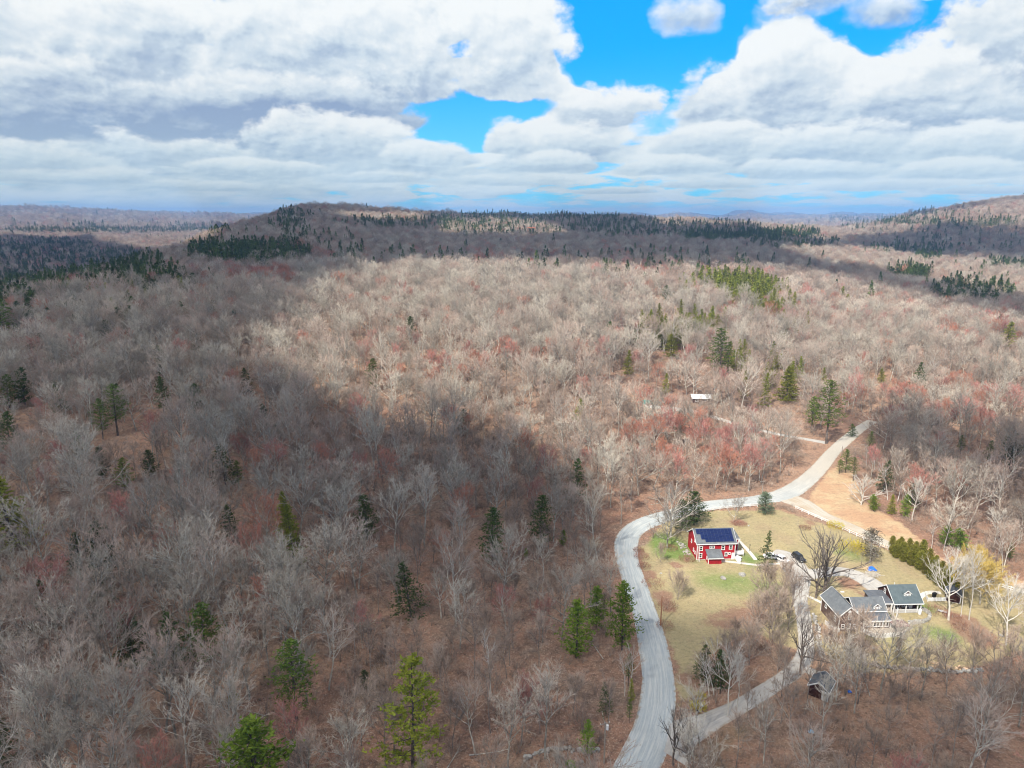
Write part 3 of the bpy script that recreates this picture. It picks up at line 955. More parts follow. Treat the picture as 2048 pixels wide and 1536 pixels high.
ribbon('gravel_road', *ROADW['gravel_road'], M_ROAD, 0.10, 'grey gravel road curving past the barn')
ribbon('driveway', *ROADW['driveway'], M_DRIVE, 0.075, 'pale driveway winding up to the house')
ribbon('lane', *ROADW['lane'], M_DRIVE, 0.07, 'pale narrow lane running into the woods')
ribbon('farm_track', *ROADW['farm_track'], M_TRACK, 0.06, 'pale dirt track along the white fence')
ribbon('garage_drive', *ROADW['garage_drive'], M_DRIVE, 0.06, 'pale drive curving to the brown house')
ribbon('shed_path', *ROADW['shed_path'], M_DRIVE, 0.05, 'short pale path to the lower shed')
for nm in ('barn_path', 'side_path', 'front_path', 'garden_path'):
    ribbon(nm, *ROADW[nm], M_PATH, 0.045, 'narrow stone footpath')

# ------------------------------------------------------------------ trees
def _perp(d, rs):
    a = rs.normal(size=3); a -= d * a.dot(d)
    return a / (np.linalg.norm(a) + 1e-9)


class TreeGeo:
    def __init__(s, seed):
        s.rs = np.random.RandomState(seed)
        s.V = []; s.F = []; s.nv = 0           # woody tubes
        s.T = []                               # twig triangles

    def tube(s, P, r0, r1, n):
        P = np.array(P); k = len(P)
        base = s.nv
        for i in range(k):
            d = P[min(i + 1, k - 1)] - P[max(i - 1, 0)]
            d = d / (np.linalg.norm(d) + 1e-9)
            a = np.cross(d, (0, 0, 1.0) if abs(d[2]) < 0.9 else (1.0, 0, 0)); a /= np.linalg.norm(a)
            b = np.cross(a, d)
            r = r0 + (r1 - r0) * i / (k - 1)
            for j in range(n):
                t = 6.28318 * j / n
                s.V.append(P[i] + a * math.cos(t) * r + b * math.sin(t) * r)
        for i in range(k - 1):
            for j in range(n):
                q = base + i * n
                s.F.append((q + j, q + (j + 1) % n, q + n + (j + 1) % n, q + n + j))
        s.nv += k * n

    def path(s, p, d, L, seg, wander, lift):
        P = [np.array(p, float)]; d = d / np.linalg.norm(d); dirs = [d]
        for i in range(seg):
            d = d + s.rs.normal(size=3) * wander + np.array((0, 0, lift))
            d = d / np.linalg.norm(d)
            P.append(P[-1] + d * L / seg); dirs.append(d)
        return P, dirs

    def twig(s, p, d, L, w):
        d = d / np.linalg.norm(d)
        a = _perp(d, s.rs)
        m = p + d * L * 0.55 + _perp(d, s.rs) * L * 0.06
        s.T.append((p - a * w / 2, p + a * w / 2, m))
        e = m + (d + s.rs.normal(size=3) * 0.3) * L * 0.45
        q = p + d * L * 0.35
        s.T.append((q - a * w * 0.4, q + a * w * 0.4, e))


def bare_tree(seed, H=18.0, spread=5.2, fork=0.42, limbs=10, dens=1.0, tw=0.07, up=0.10, r=0.24, lean=0.03, twl=1.0):
    g = TreeGeo(seed); rs = g.rs
    P, Dr = g.path((0, 0, -0.4), np.array((rs.normal() * lean, rs.normal() * lean, 1.0)), H * 0.86, 7, 0.055, 0.03)
    g.tube(P, r, r * 0.22, 6)
    P = np.array(P)
    def on(P, t):
        f = t * (len(P) - 1); i = min(int(f), len(P) - 2)
        return P[i] * (1 - (f - i)) + P[i + 1] * (f - i)
    az0 = rs.rand() * 6.28
    ends = []
    for k in range(limbs):
        t = fork + (1 - fork) * (k + rs.rand() * 0.7) / limbs
        p = on(P, min(t, 0.99))
        az = az0 + k * 2.4 + rs.normal() * 0.4
        tilt = R(38 + 22 * (1 - t) * 2 * rs.rand()) * (0.6 + 0.5 * rs.rand())
        d = np.array((math.sin(tilt) * math.cos(az), math.sin(tilt) * math.sin(az), math.cos(tilt)))
        L = spread * (1.35 - 0.65 * t) * (0.8 + 0.4 * rs.rand())
        L = min(L * 1.15, (H - p[2]) / max(0.35, d[2]) * 1.0) if d[2] > 0.3 else L
        Q, QD = g.path(p, d, L, 4, 0.16, up)
        r1 = r * 0.60 * (1.15 - 0.6 * t)
        g.tube(Q, r1, r1 * 0.3, 4)
        n2 = max(3, int(round(7 * dens)))
        for j in range(n2 + 1):
            if j == n2:
                u = 1.0; p2 = Q[-1]; d2 = QD[-1]
            else:
                u = 0.25 + 0.75 * (j + rs.rand()) / n2
                p2 = on(np.array(Q), min(u, 0.99)); b = QD[min(int(u * 4), 4)]
                d2 = b * 0.85 + _perp(b, rs) * (0.55 + 0.3 * rs.rand()) + np.array((0, 0, 0.12))
            L2 = L * 0.42 * (1.15 - 0.45 * u) * (0.75 + 0.5 * rs.rand()) + 0.5
            S2, SD = g.path(p2, d2, L2, 3, 0.2, up * 0.8)
            g.tube(S2, max(r1 * 0.42, 0.045), 0.02, 3)
            n3 = max(3, int(round(6 * dens)))
            for q in range(n3 + 1):
                v = 0.2 + 0.8 * (q + rs.rand()) / n3 if q < n3 else 1.0
                p3 = on(np.array(S2), min(v, 0.999)); b3 = SD[min(int(v * 3), 3)]
                d3 = b3 + _perp(b3, rs) * 0.5 + np.array((0, 0, 0.12)); d3 /= np.linalg.norm(d3)
                L3 = (0.75 + 0.7 * rs.rand()) * twl
                g.twig(p3, d3, L3, tw)
                for w_ in range(int(round(2.3 * dens + rs.rand()))):
                    f = rs.rand() * 0.8
                    g.twig(p3 + d3 * L3 * f, d3 + _perp(d3, rs) * 0.75 + np.array((0, 0, 0.1)), L3 * 0.62, tw * 0.75)
    # a few dead lower stubs
    for k in range(4):
        p = on(P, 0.2 + 0.3 * rs.rand()); az = rs.rand() * 6.28
        Q, _ = g.path(p, np.array((math.cos(az), math.sin(az), 0.35)), 1.2 + 1.5 * rs.rand(), 2, 0.2, 0)
        g.tube(Q, 0.035, 0.012, 3)
    return g


def conifer(seed, H=16.0, w=3.6, kind='pine', base=0.16, leaf=0.42, n_br=70, per=26):
    """trunk and whorled boughs carrying clumps of needles"""
    g = TreeGeo(seed); rs = g.rs
    P, Dr = g.path((0, 0, -0.4), np.array((rs.normal() * 0.02, rs.normal() * 0.02, 1.0)), H * 1.0, 6, 0.02, 0.03)
    g.tube(P, H * 0.014, 0.03, 6)
    P = np.array(P)
    L_, T_ = [], []
    def on(t):
        f = t * (len(P) - 1); i = min(int(f), len(P) - 2)
        return P[i] * (1 - (f - i)) + P[i + 1] * (f - i)
    gap = rs.rand(8) * 6.28
    for k in range(n_br):
        t = base + (1 - base) * ((k + rs.rand()) / n_br)
        s = (t - base) / (1 - base)
        if kind == 'pine':
            prof = (1 - s) ** 0.62 * min(1.0, 0.45 + s * 2.2) * (0.6 + 0.6 * rs.rand())
        elif kind == 'cone':
            prof = (1 - s) ** 0.85 * min(1, 0.75 + s * 2) * (0.85 + 0.25 * rs.rand())
        elif kind == 'round':
            prof = math.sqrt(max(0, 1 - (s * 1.0) ** 2.2)) * min(1, 0.7 + s) * (0.85 + 0.25 * rs.rand())
        else:  # column
            prof = (1 - s ** 3.0) * min(1, 0.6 + s * 2) * (0.8 + 0.3 * rs.rand())
        L = w * prof + 0.2
        az = k * 2.39996 + rs.normal() * 0.3
        rise = {'pine': 0.22 + 0.25 * s, 'cone': 0.05 + 0.3 * s, 'round': 0.1 + 0.35 * s, 'column': 1.1}[kind]
        d = np.array((math.cos(az), math.sin(az), rise)); d /= np.linalg.norm(d)
        Q, QD = g.path(on(t), d, L, 3, 0.08, 0.05 if kind != 'cone' else -0.04)
        g.tube(Q, 0.02 + 0.012 * L, 0.012, 3)
        Q = np.array(Q)
        m = int(per * (0.35 + 0.65 * L / max(w, 0.1)))
        for j in range(m):
            v = 1 - (rs.rand() ** 1.25) * 0.8
            f = v * 3; i = min(int(f), 2)
            c = Q[i] * (1 - (f - i)) + Q[i + 1] * (f - i)
            sp = 0.20 + 0.16 * L * (0.4 + 0.6 * v)
            c = c + rs.normal(size=3) * (sp * 0.62, sp * 0.62, sp * 0.26)
            a = d * 0.5 + rs.normal(size=3) * 0.6; a[2] = abs(a[2]) * 0.5 + 0.05; a /= np.linalg.norm(a)
            b = _perp(a, rs)
            q = leaf * (0.7 + 0.6 * rs.rand())
            T_.append((c - a * q * 0.4 - b * q * 0.30, c - a * q * 0.4 + b * q * 0.30, c + a * q * 0.7))
            if j % 2:
                b2 = np.cross(a, b)
                T_.append((c - a * q * 0.4 - b2 * q * 0.28, c - a * q * 0.4 + b2 * q * 0.28, c + a * q * 0.65))
    g.T = T_
    return g


def wood_mesh(g, name, m):
    return mesh_np(name, np.array(g.V), np.array(g.F), [m], None, True)


def tri_mesh(g, name, m):
    T = np.array(g.T, np.float32).reshape(-1, 3)
    return mesh_np(name, T, np.arange(len(T)).reshape(-1, 3), [m])


def joined(g, name, m1, m2):
    V = np.concatenate([np.array(g.V), np.array(g.T).reshape(-1, 3)])
    T = np.arange(len(g.T) * 3).reshape(-1, 3) + len(g.V)
    return mesh_np(name, V, [np.array(g.F), T], [m1, m2], [0] * len(g.F) + [1] * len(T))


def lod_bare(seed, H=17.0, w=5.0, n=230, tw=0.20):
    g = TreeGeo(seed); rs = g.rs
    g.tube([(0, 0, -1), (0.1, 0, H * 0.5), (0, 0.1, H * 0.8)], 0.24, 0.08, 3)
    for k in range(n):
        th = rs.rand() * 6.28; rr_ = math.sqrt(rs.rand()); v = rs.rand()
        z = H * (0.42 + 0.53 * v ** 0.75 * (1 - 0.35 * rr_ ** 2))
        rad = w * rr_ * (0.45 + 0.65 * math.sin(3.1 * min(1, 0.25 + 0.68 * v)))
        p = np.array((math.cos(th) * rad, math.sin(th) * rad, z - 1.2))
        d = np.array((math.cos(th) * rr_ * 0.9, math.sin(th) * rr_ * 0.9, 1.0)) + rs.normal(size=3) * 0.35
        d /= np.linalg.norm(d); a = _perp(d, rs)
        L = 1.3 + 1.6 * rs.rand(); q = tw * (0.6 + 0.8 * rs.rand())
        g.T.append((p - a * q / 2, p + a * q / 2, p + d * L))
    for k in range(7):
        th = rs.rand() * 6.28
        g.tube([(0, 0, H * (0.4 + 0.25 * rs.rand())), (math.cos(th) * w * 0.5, math.sin(th) * w * 0.5, H * (0.7 + 0.15 * rs.rand()))], 0.11, 0.04, 3)
    return g


def lod_conifer(seed, H=17.0, w=3.4, n=170, leaf=1.15):
    g = TreeGeo(seed); rs = g.rs
    g.tube([(0, 0, -1), (0, 0, H * 0.9)], 0.25, 0.05, 3)
    for k in range(n):
        s = rs.rand() ** 0.8; th = rs.rand() * 6.28
        rad = w * (1 - s) ** 0.7 * (0.55 + 0.5 * rs.rand())
        c = np.array((math.cos(th) * rad, math.sin(th) * rad, H * (0.15 + 0.85 * s)))
        a = np.array((math.cos(th), math.sin(th), 0.15)) + rs.normal(size=3) * 0.3; a /= np.linalg.norm(a)
        b = _perp(a, rs); q = leaf * (0.7 + 0.6 * rs.rand())
        g.T.append((c - a * q * .5 - b * q * .4, c - a * q * .5 + b * q * .4, c + a * q * .7))
    return g


def shrub(seed, H=1.8, w=1.1, n=120, tw=0.04):
    g = TreeGeo(seed); rs = g.rs
    for k in range(7):
        th = rs.rand() * 6.28; t = 0.5 * rs.rand()
        g.tube([(0, 0, -0.1), (math.cos(th) * w * t, math.sin(th) * w * t, H * 0.5), (math.cos(th) * w * t * 1.7, math.sin(th) * w * t * 1.7, H * 0.85)], 0.025, 0.01, 3)
    for k in range(n):
        th = rs.rand() * 6.28; rr_ = math.sqrt(rs.rand()) * w; z = H * (0.15 + 0.75 * rs.rand()) * (1 - 0.3 * rr_ / w)
        d = np.array((math.cos(th) * 0.5, math.sin(th) * 0.5, 1)) + rs.normal(size=3) * 0.4
        g.twig(np.array((math.cos(th) * rr_, math.sin(th) * rr_, z)), d, 0.35 + 0.4 * rs.rand(), tw)
    return g


# ---- kinds: name -> list of (trunk mesh, crown mesh, joined mesh for the masses)
KIND = {}


def add_kind(key, geos, m1, m2, both=True):
    L = []
    for i, g in enumerate(geos):
        H = max(v[2] for v in g.V) if not g.T else max(float(np.array(g.T)[:, :, 2].max()), max(v[2] for v in g.V))
        L.append((wood_mesh(g, 'trunk', m1), tri_mesh(g, 'crown', m2), joined(g, key + '_mass_%d' % i, m1, m2) if both else None, H))
    KIND[key] = L


bare_geos = [bare_tree(s, H=h, spread=w, fork=f, limbs=n, up=u, dens=d) for s, h, w, f, n, u, d in
             ((1, 18, 6.6, .38, 11, .10, 1.0), (2, 19.5, 6.0, .45, 10, .13, 1.0), (3, 16.5, 7.2, .32, 12, .07, 1.0), (4, 18.5, 5.4, .50, 9, .15, 1.0), (5, 17, 6.4, .36, 11, .10, 1.1),
              (6, 20, 7.0, .42, 12, .11, 0.95), (7, 15, 5.6, .40, 9, .12, 1.0))]
add_kind('bare', bare_geos, M_BARK, M_TWIG)
KIND['bare_far'] = KIND['bare']
thin_geos = [bare_tree(s, H=h, spread=3.6, fork=.42, limbs=8, up=.2, dens=0.85, r=.14) for s, h in ((21, 15), (22, 17), (23, 12.5), (24, 10))]
add_kind('brown', thin_geos, M_BARK_BROWN, M_TWIG_BROWN)
add_kind('red', [bare_tree(s, H=h, spread=5.0, fork=.42, limbs=10, up=.16, dens=1.05, tw=0.075, r=.17) for s, h in ((31, 15.5), (32, 14))], M_BARK, M_RED)
add_kind('birch', [bare_tree(s, H=h, spread=3.0, fork=.5, limbs=7, up=.25, dens=.6, r=.13, lean=.10) for s, h in ((41, 15), (42, 13))], M_BIRCH, M_TWIG_BROWN)
pine_geos = [conifer(s, H=h, w=w, kind='pine', base=b) for s, h, w, b in ((51, 18, 4.4, .22), (52, 15, 4.2, .14), (53, 20, 4.8, .3))]
add_kind('pine', pine_geos, M_BARK_DARK, M_LEAF_PINE)
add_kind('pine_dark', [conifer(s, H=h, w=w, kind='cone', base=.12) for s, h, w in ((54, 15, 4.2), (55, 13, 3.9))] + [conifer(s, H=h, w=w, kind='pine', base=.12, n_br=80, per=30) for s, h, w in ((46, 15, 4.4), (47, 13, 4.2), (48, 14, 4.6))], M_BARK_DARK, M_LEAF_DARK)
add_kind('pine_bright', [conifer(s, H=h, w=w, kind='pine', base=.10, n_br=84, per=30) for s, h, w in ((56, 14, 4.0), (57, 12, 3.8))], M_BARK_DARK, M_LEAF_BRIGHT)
add_kind('pine_tall', [conifer(60, H=19, w=5.2, kind='pine', base=.16, n_br=46, per=44, leaf=.5)], M_BARK_DARK, M_LEAF_YEL)
add_kind('hemlock', [conifer(s, H=h, w=w, kind='cone', base=.08) for s, h, w in ((58, 14, 3.2), (59, 11, 3.0))], M_BARK_DARK, M_LEAF_YEL)

lods = [joined(lod_bare(70 + i, H=h, w=w), 'lod_bare_%d' % i, M_BARK, M_TWIG) for i, (h, w) in enumerate(((17, 5.2), (18.5, 4.8), (15.5, 5.4), (17, 4.4)))]
lod_br = [joined(lod_bare(76 + i, H=h, w=w), 'lod_brown_%d' % i, M_BARK_BROWN, M_TWIG_BROWN) for i, (h, w) in enumerate(((15, 4.4), (16, 4.8)))]
lod_red = [joined(lod_bare(80, H=15, w=4.6), 'lod_red', M_BARK, M_RED)]
lod_con = [joined(lod_conifer(84 + i, H=h, w=w), 'lod_conifer_%d' % i, M_BARK_DARK, M_LEAF_FAR) for i, (h, w) in enumerate(((18, 3.8), (15, 3.4), (20, 3.6)))]
lod_yel = [joined(lod_conifer(90 + i, H=h, w=w), 'lod_yellow_%d' % i, M_BARK_DARK, M_LEAF_YEL) for i, (h, w) in enumerate(((16, 3.4), (14, 3.2)))]
def fallen_log(seed):
    g = TreeGeo(seed); rs = g.rs
    P, _ = g.path((-4.5, 0, 0.12), (1, 0.06, 0.015), 9.5, 5, 0.05, 0.0)
    g.tube(P, 0.17, 0.06, 5)
    for k in range(9):
        p = P[2 + k % 3] + (P[3] - P[2]) * rs.rand(); d = np.array((0.9, rs.normal() * 0.9, 0.35 + 0.4 * rs.rand()))
        Q, _ = g.path(p, d, 1.2 + 1.6 * rs.rand(), 2, 0.2, 0)
        g.tube(Q, 0.05, 0.015, 3)
        g.twig(Q[-1], d, 0.7, 0.05)
    return g


log_mesh = joined(fallen_log(200), 'fallen_log', M_BARK, M_BARK)
shrubs = [joined(shrub(100 + i, H=h, w=w), 'shrub_%d' % i, M_BARK_BROWN, M_TWIG_BROWN) for i, (h, w) in enumerate(((1.6, 1.2), (2.4, 1.3), (1.1, 1.0)))] + [log_mesh]


def scatter(name, P, rot, scl, idx, variants, label):
    """one mass of plants: points that carry instances of a few variants"""
    col = bpy.data.collections.new(name + '_kinds')
    for i, me in enumerate(variants):
        o = bpy.data.objects.new('%s_kind_%02d' % (name, i), me)
        col.objects.link(o)
    me = bpy.data.meshes.new(name)
    me.vertices.add(len(P)); me.vertices.foreach_set('co', np.asarray(P, np.float32).ravel())
    a = me.attributes.new('rot', 'FLOAT_VECTOR', 'POINT'); a.data.foreach_set('vector', np.asarray(rot, np.float32).ravel())
    a = me.attributes.new('scl', 'FLOAT_VECTOR', 'POINT'); a.data.foreach_set('vector', np.asarray(scl, np.float32).ravel())
    a = me.attributes.new('idx', 'INT', 'POINT'); a.data.foreach_set('value', np.asarray(idx, np.int32))
    o = link(name, me)
    ng = bpy.data.node_groups.new(name + '_nodes', 'GeometryNodeTree')
    ng.interface.new_socket('Geometry', in_out='INPUT', socket_type='NodeSocketGeometry')
    ng.interface.new_socket('Geometry', in_out='OUTPUT', socket_type='NodeSocketGeometry')
    n = ng.nodes; l = ng.links
    gi = n.new('NodeGroupInput'); go = n.new('NodeGroupOutput')
    ip = n.new('GeometryNodeInstanceOnPoints'); ci = n.new('GeometryNodeCollectionInfo')
    ci.inputs['Collection'].default_value = col
    ci.inputs['Separate Children'].default_value = True
    ci.inputs['Reset Children'].default_value = True
    def na(nm, t):
        q = n.new('GeometryNodeInputNamedAttribute'); q.data_type = t; q.inputs['Name'].default_value = nm
        return q.outputs[0]
    l.new(gi.outputs[0], ip.inputs['Points']); l.new(ci.outputs[0], ip.inputs['Instance'])
    ip.inputs['Pick Instance'].default_value = True
    l.new(na('idx', 'INT'), ip.inputs['Instance Index'])
    l.new(na('rot', 'FLOAT_VECTOR'), ip.inputs['Rotation'])
    l.new(na('scl', 'FLOAT_VECTOR'), ip.inputs['Scale'])
    l.new(ip.outputs[0], go.inputs[0])
    md = o.modifiers.new('plants', 'NODES'); md.node_group = ng
    tag(o, label, kind='stuff')
    return o


# ------------------------------------------------------------------ where the woods stand
def grid_pts(r0, r1, sp, jit=0.42, azmax=48):
    n = int(r1 / sp) + 2
    gx, gy = np.meshgrid(np.arange(-n, n + 1) * sp, np.arange(0, n + 1) * sp)
    gx = gx.ravel() + RS.uniform(-jit, jit, gx.size) * sp
    gy = gy.ravel() + RS.uniform(-jit, jit, gy.size) * sp
    r = np.hypot(gx, gy); az = np.degrees(np.abs(np.arctan2(gx, gy)))
    k = (r >= r0) & (r < r1) & (az < azmax)
    return gx[k], gy[k]


# evergreen stands: (px, py of the tree tops, rx, ry, chance, kind)
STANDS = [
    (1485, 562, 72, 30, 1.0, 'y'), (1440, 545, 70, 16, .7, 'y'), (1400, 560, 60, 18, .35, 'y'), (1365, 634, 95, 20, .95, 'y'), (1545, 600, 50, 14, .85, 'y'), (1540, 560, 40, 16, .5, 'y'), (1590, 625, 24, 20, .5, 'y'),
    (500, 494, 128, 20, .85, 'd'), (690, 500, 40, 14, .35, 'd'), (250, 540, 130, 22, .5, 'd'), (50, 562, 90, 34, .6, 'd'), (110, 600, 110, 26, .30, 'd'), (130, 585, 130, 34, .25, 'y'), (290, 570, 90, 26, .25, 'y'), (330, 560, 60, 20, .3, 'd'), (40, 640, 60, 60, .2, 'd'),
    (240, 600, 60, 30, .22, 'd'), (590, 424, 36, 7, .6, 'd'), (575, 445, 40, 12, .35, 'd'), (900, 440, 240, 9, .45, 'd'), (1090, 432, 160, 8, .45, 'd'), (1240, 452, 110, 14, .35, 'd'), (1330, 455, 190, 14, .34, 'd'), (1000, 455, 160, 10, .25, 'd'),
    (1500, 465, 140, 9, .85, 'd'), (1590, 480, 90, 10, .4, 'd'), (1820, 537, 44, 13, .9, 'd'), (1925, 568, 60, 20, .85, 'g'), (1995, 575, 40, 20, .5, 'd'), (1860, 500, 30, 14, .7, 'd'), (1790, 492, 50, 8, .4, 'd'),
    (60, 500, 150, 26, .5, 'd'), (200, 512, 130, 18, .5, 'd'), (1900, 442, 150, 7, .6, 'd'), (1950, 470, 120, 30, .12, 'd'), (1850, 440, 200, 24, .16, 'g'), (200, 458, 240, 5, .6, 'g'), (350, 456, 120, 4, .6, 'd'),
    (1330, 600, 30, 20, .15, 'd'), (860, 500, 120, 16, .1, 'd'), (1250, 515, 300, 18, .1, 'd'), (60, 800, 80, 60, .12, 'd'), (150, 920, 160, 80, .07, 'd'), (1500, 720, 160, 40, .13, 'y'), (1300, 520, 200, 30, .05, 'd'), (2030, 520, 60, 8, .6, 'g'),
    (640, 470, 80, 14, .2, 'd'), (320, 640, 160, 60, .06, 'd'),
]
REDS = [(530, 540, 70, 18, .75), (640, 525, 50, 10, .5), (470, 540, 50, 10, .5), (700, 570, 120, 20, .08), (1370, 870, 110, 50, .42), (1290, 820, 60, 40, .4), (1560, 800, 60, 40, .35), (1480, 880, 90, 40, .3), (930, 700, 80, 30, .3),
        (1250, 640, 30, 20, .4), (1990, 640, 60, 30, .3), (1930, 650, 60, 20, .3), (1640, 610, 200, 40, .14), (1350, 520, 100, 14, .12), (160, 560, 60, 20, .3), (1200, 500, 60, 10, .2), (1760, 780, 90, 40, .3), (1960, 800, 60, 30, .3), (500, 1060, 30, 30, .4),
        (170, 780, 40, 20, .5), (350, 900, 60, 40, .25), (60, 620, 80, 30, .2), (650, 490, 90, 16, .2), (900, 500, 120, 14, .12), (100, 500, 90, 30, .1)]
GREY = [(850, 560, 420, 60, .85), (300, 700, 420, 120, .8), (150, 1250, 420, 260, .85), (500, 1300, 200, 220, .7), (1700, 620, 500, 80, .6), (1100, 620, 300, 60, .7)]


def pick(P_, tops, rnd, table, k):
    px, py = tops
    for e in table:
        q = ((px - e[0]) / e[2]) ** 2 + ((py - e[1]) / e[3]) ** 2
        h = (q < 1.0) & (rnd < e[4])
        P_[h & (P_ == 0)] = k if k else ord(e[5])
    return P_


def classify(x, y, z, top):
    px, py, dep = proj(x, y, z + top)
    rnd = RS.rand(len(x)); kind = np.zeros(len(x), int)
    kind = pick(kind, (px, py), rnd, STANDS, None)
    kind = pick(kind, (px, py), RS.rand(len(x)), REDS, ord('r'))
    kind[(kind == 0) & (RS.rand(len(x)) < 0.05)] = ord('r')
    kind[(kind == 0) & (RS.rand(len(x)) < np.where(px < 600, 0.020, 0.008))] = ord('d')
    g = np.zeros(len(x), int); g = pick(g, (px, py), RS.rand(len(x)), GREY, 1)
    kind[(kind == 0) & (g == 0) & (RS.rand(len(x)) < 0.62)] = ord('b')
    kind[kind == 0] = ord('w')
    return kind, px, py


def clear_of(x, y, pad=3.0, pad_yard=1.0):
    ok = np.ones(len(x), bool)
    n = np.hypot(x, y) < 620
    xs, ys = x[n], y[n]
    o = sd_poly(xs, ys, YARD) < -pad_yard
    o &= sd_poly(xs, ys, MEADOW) < -2.5
    for k in ('gravel_road', 'driveway', 'lane', 'farm_track'):
        o &= d_line(xs, ys, ROADW[k][0][::4]) > {'gravel_road': 6.6, 'driveway': 3.0, 'lane': 5.0, 'farm_track': 3.5}[k]
    ok[n] = o
    return ok
FRONT = []            # the room in front of trees that stand out
MARKS = []
SPECIAL = []          # (x, y, radius): room kept for trees and things placed by hand


def plant(key, vi, base, rz, sc_, name, cat, label, group=None, tilt=(0, 0), hscale=1.0):
    """a tree of its own: > trunk, crown"""
    tm, cm, _, H = KIND[key][vi % len(KIND[key])]
    e = empty(name, base, rz, sc_)
    e.scale = (sc_, sc_, sc_ * hscale)
    e.rotation_euler = (tilt[0], tilt[1], rz)
    tag(e, label, cat, group)
    link('trunk', tm, e); link('crown', cm, e)
    return e


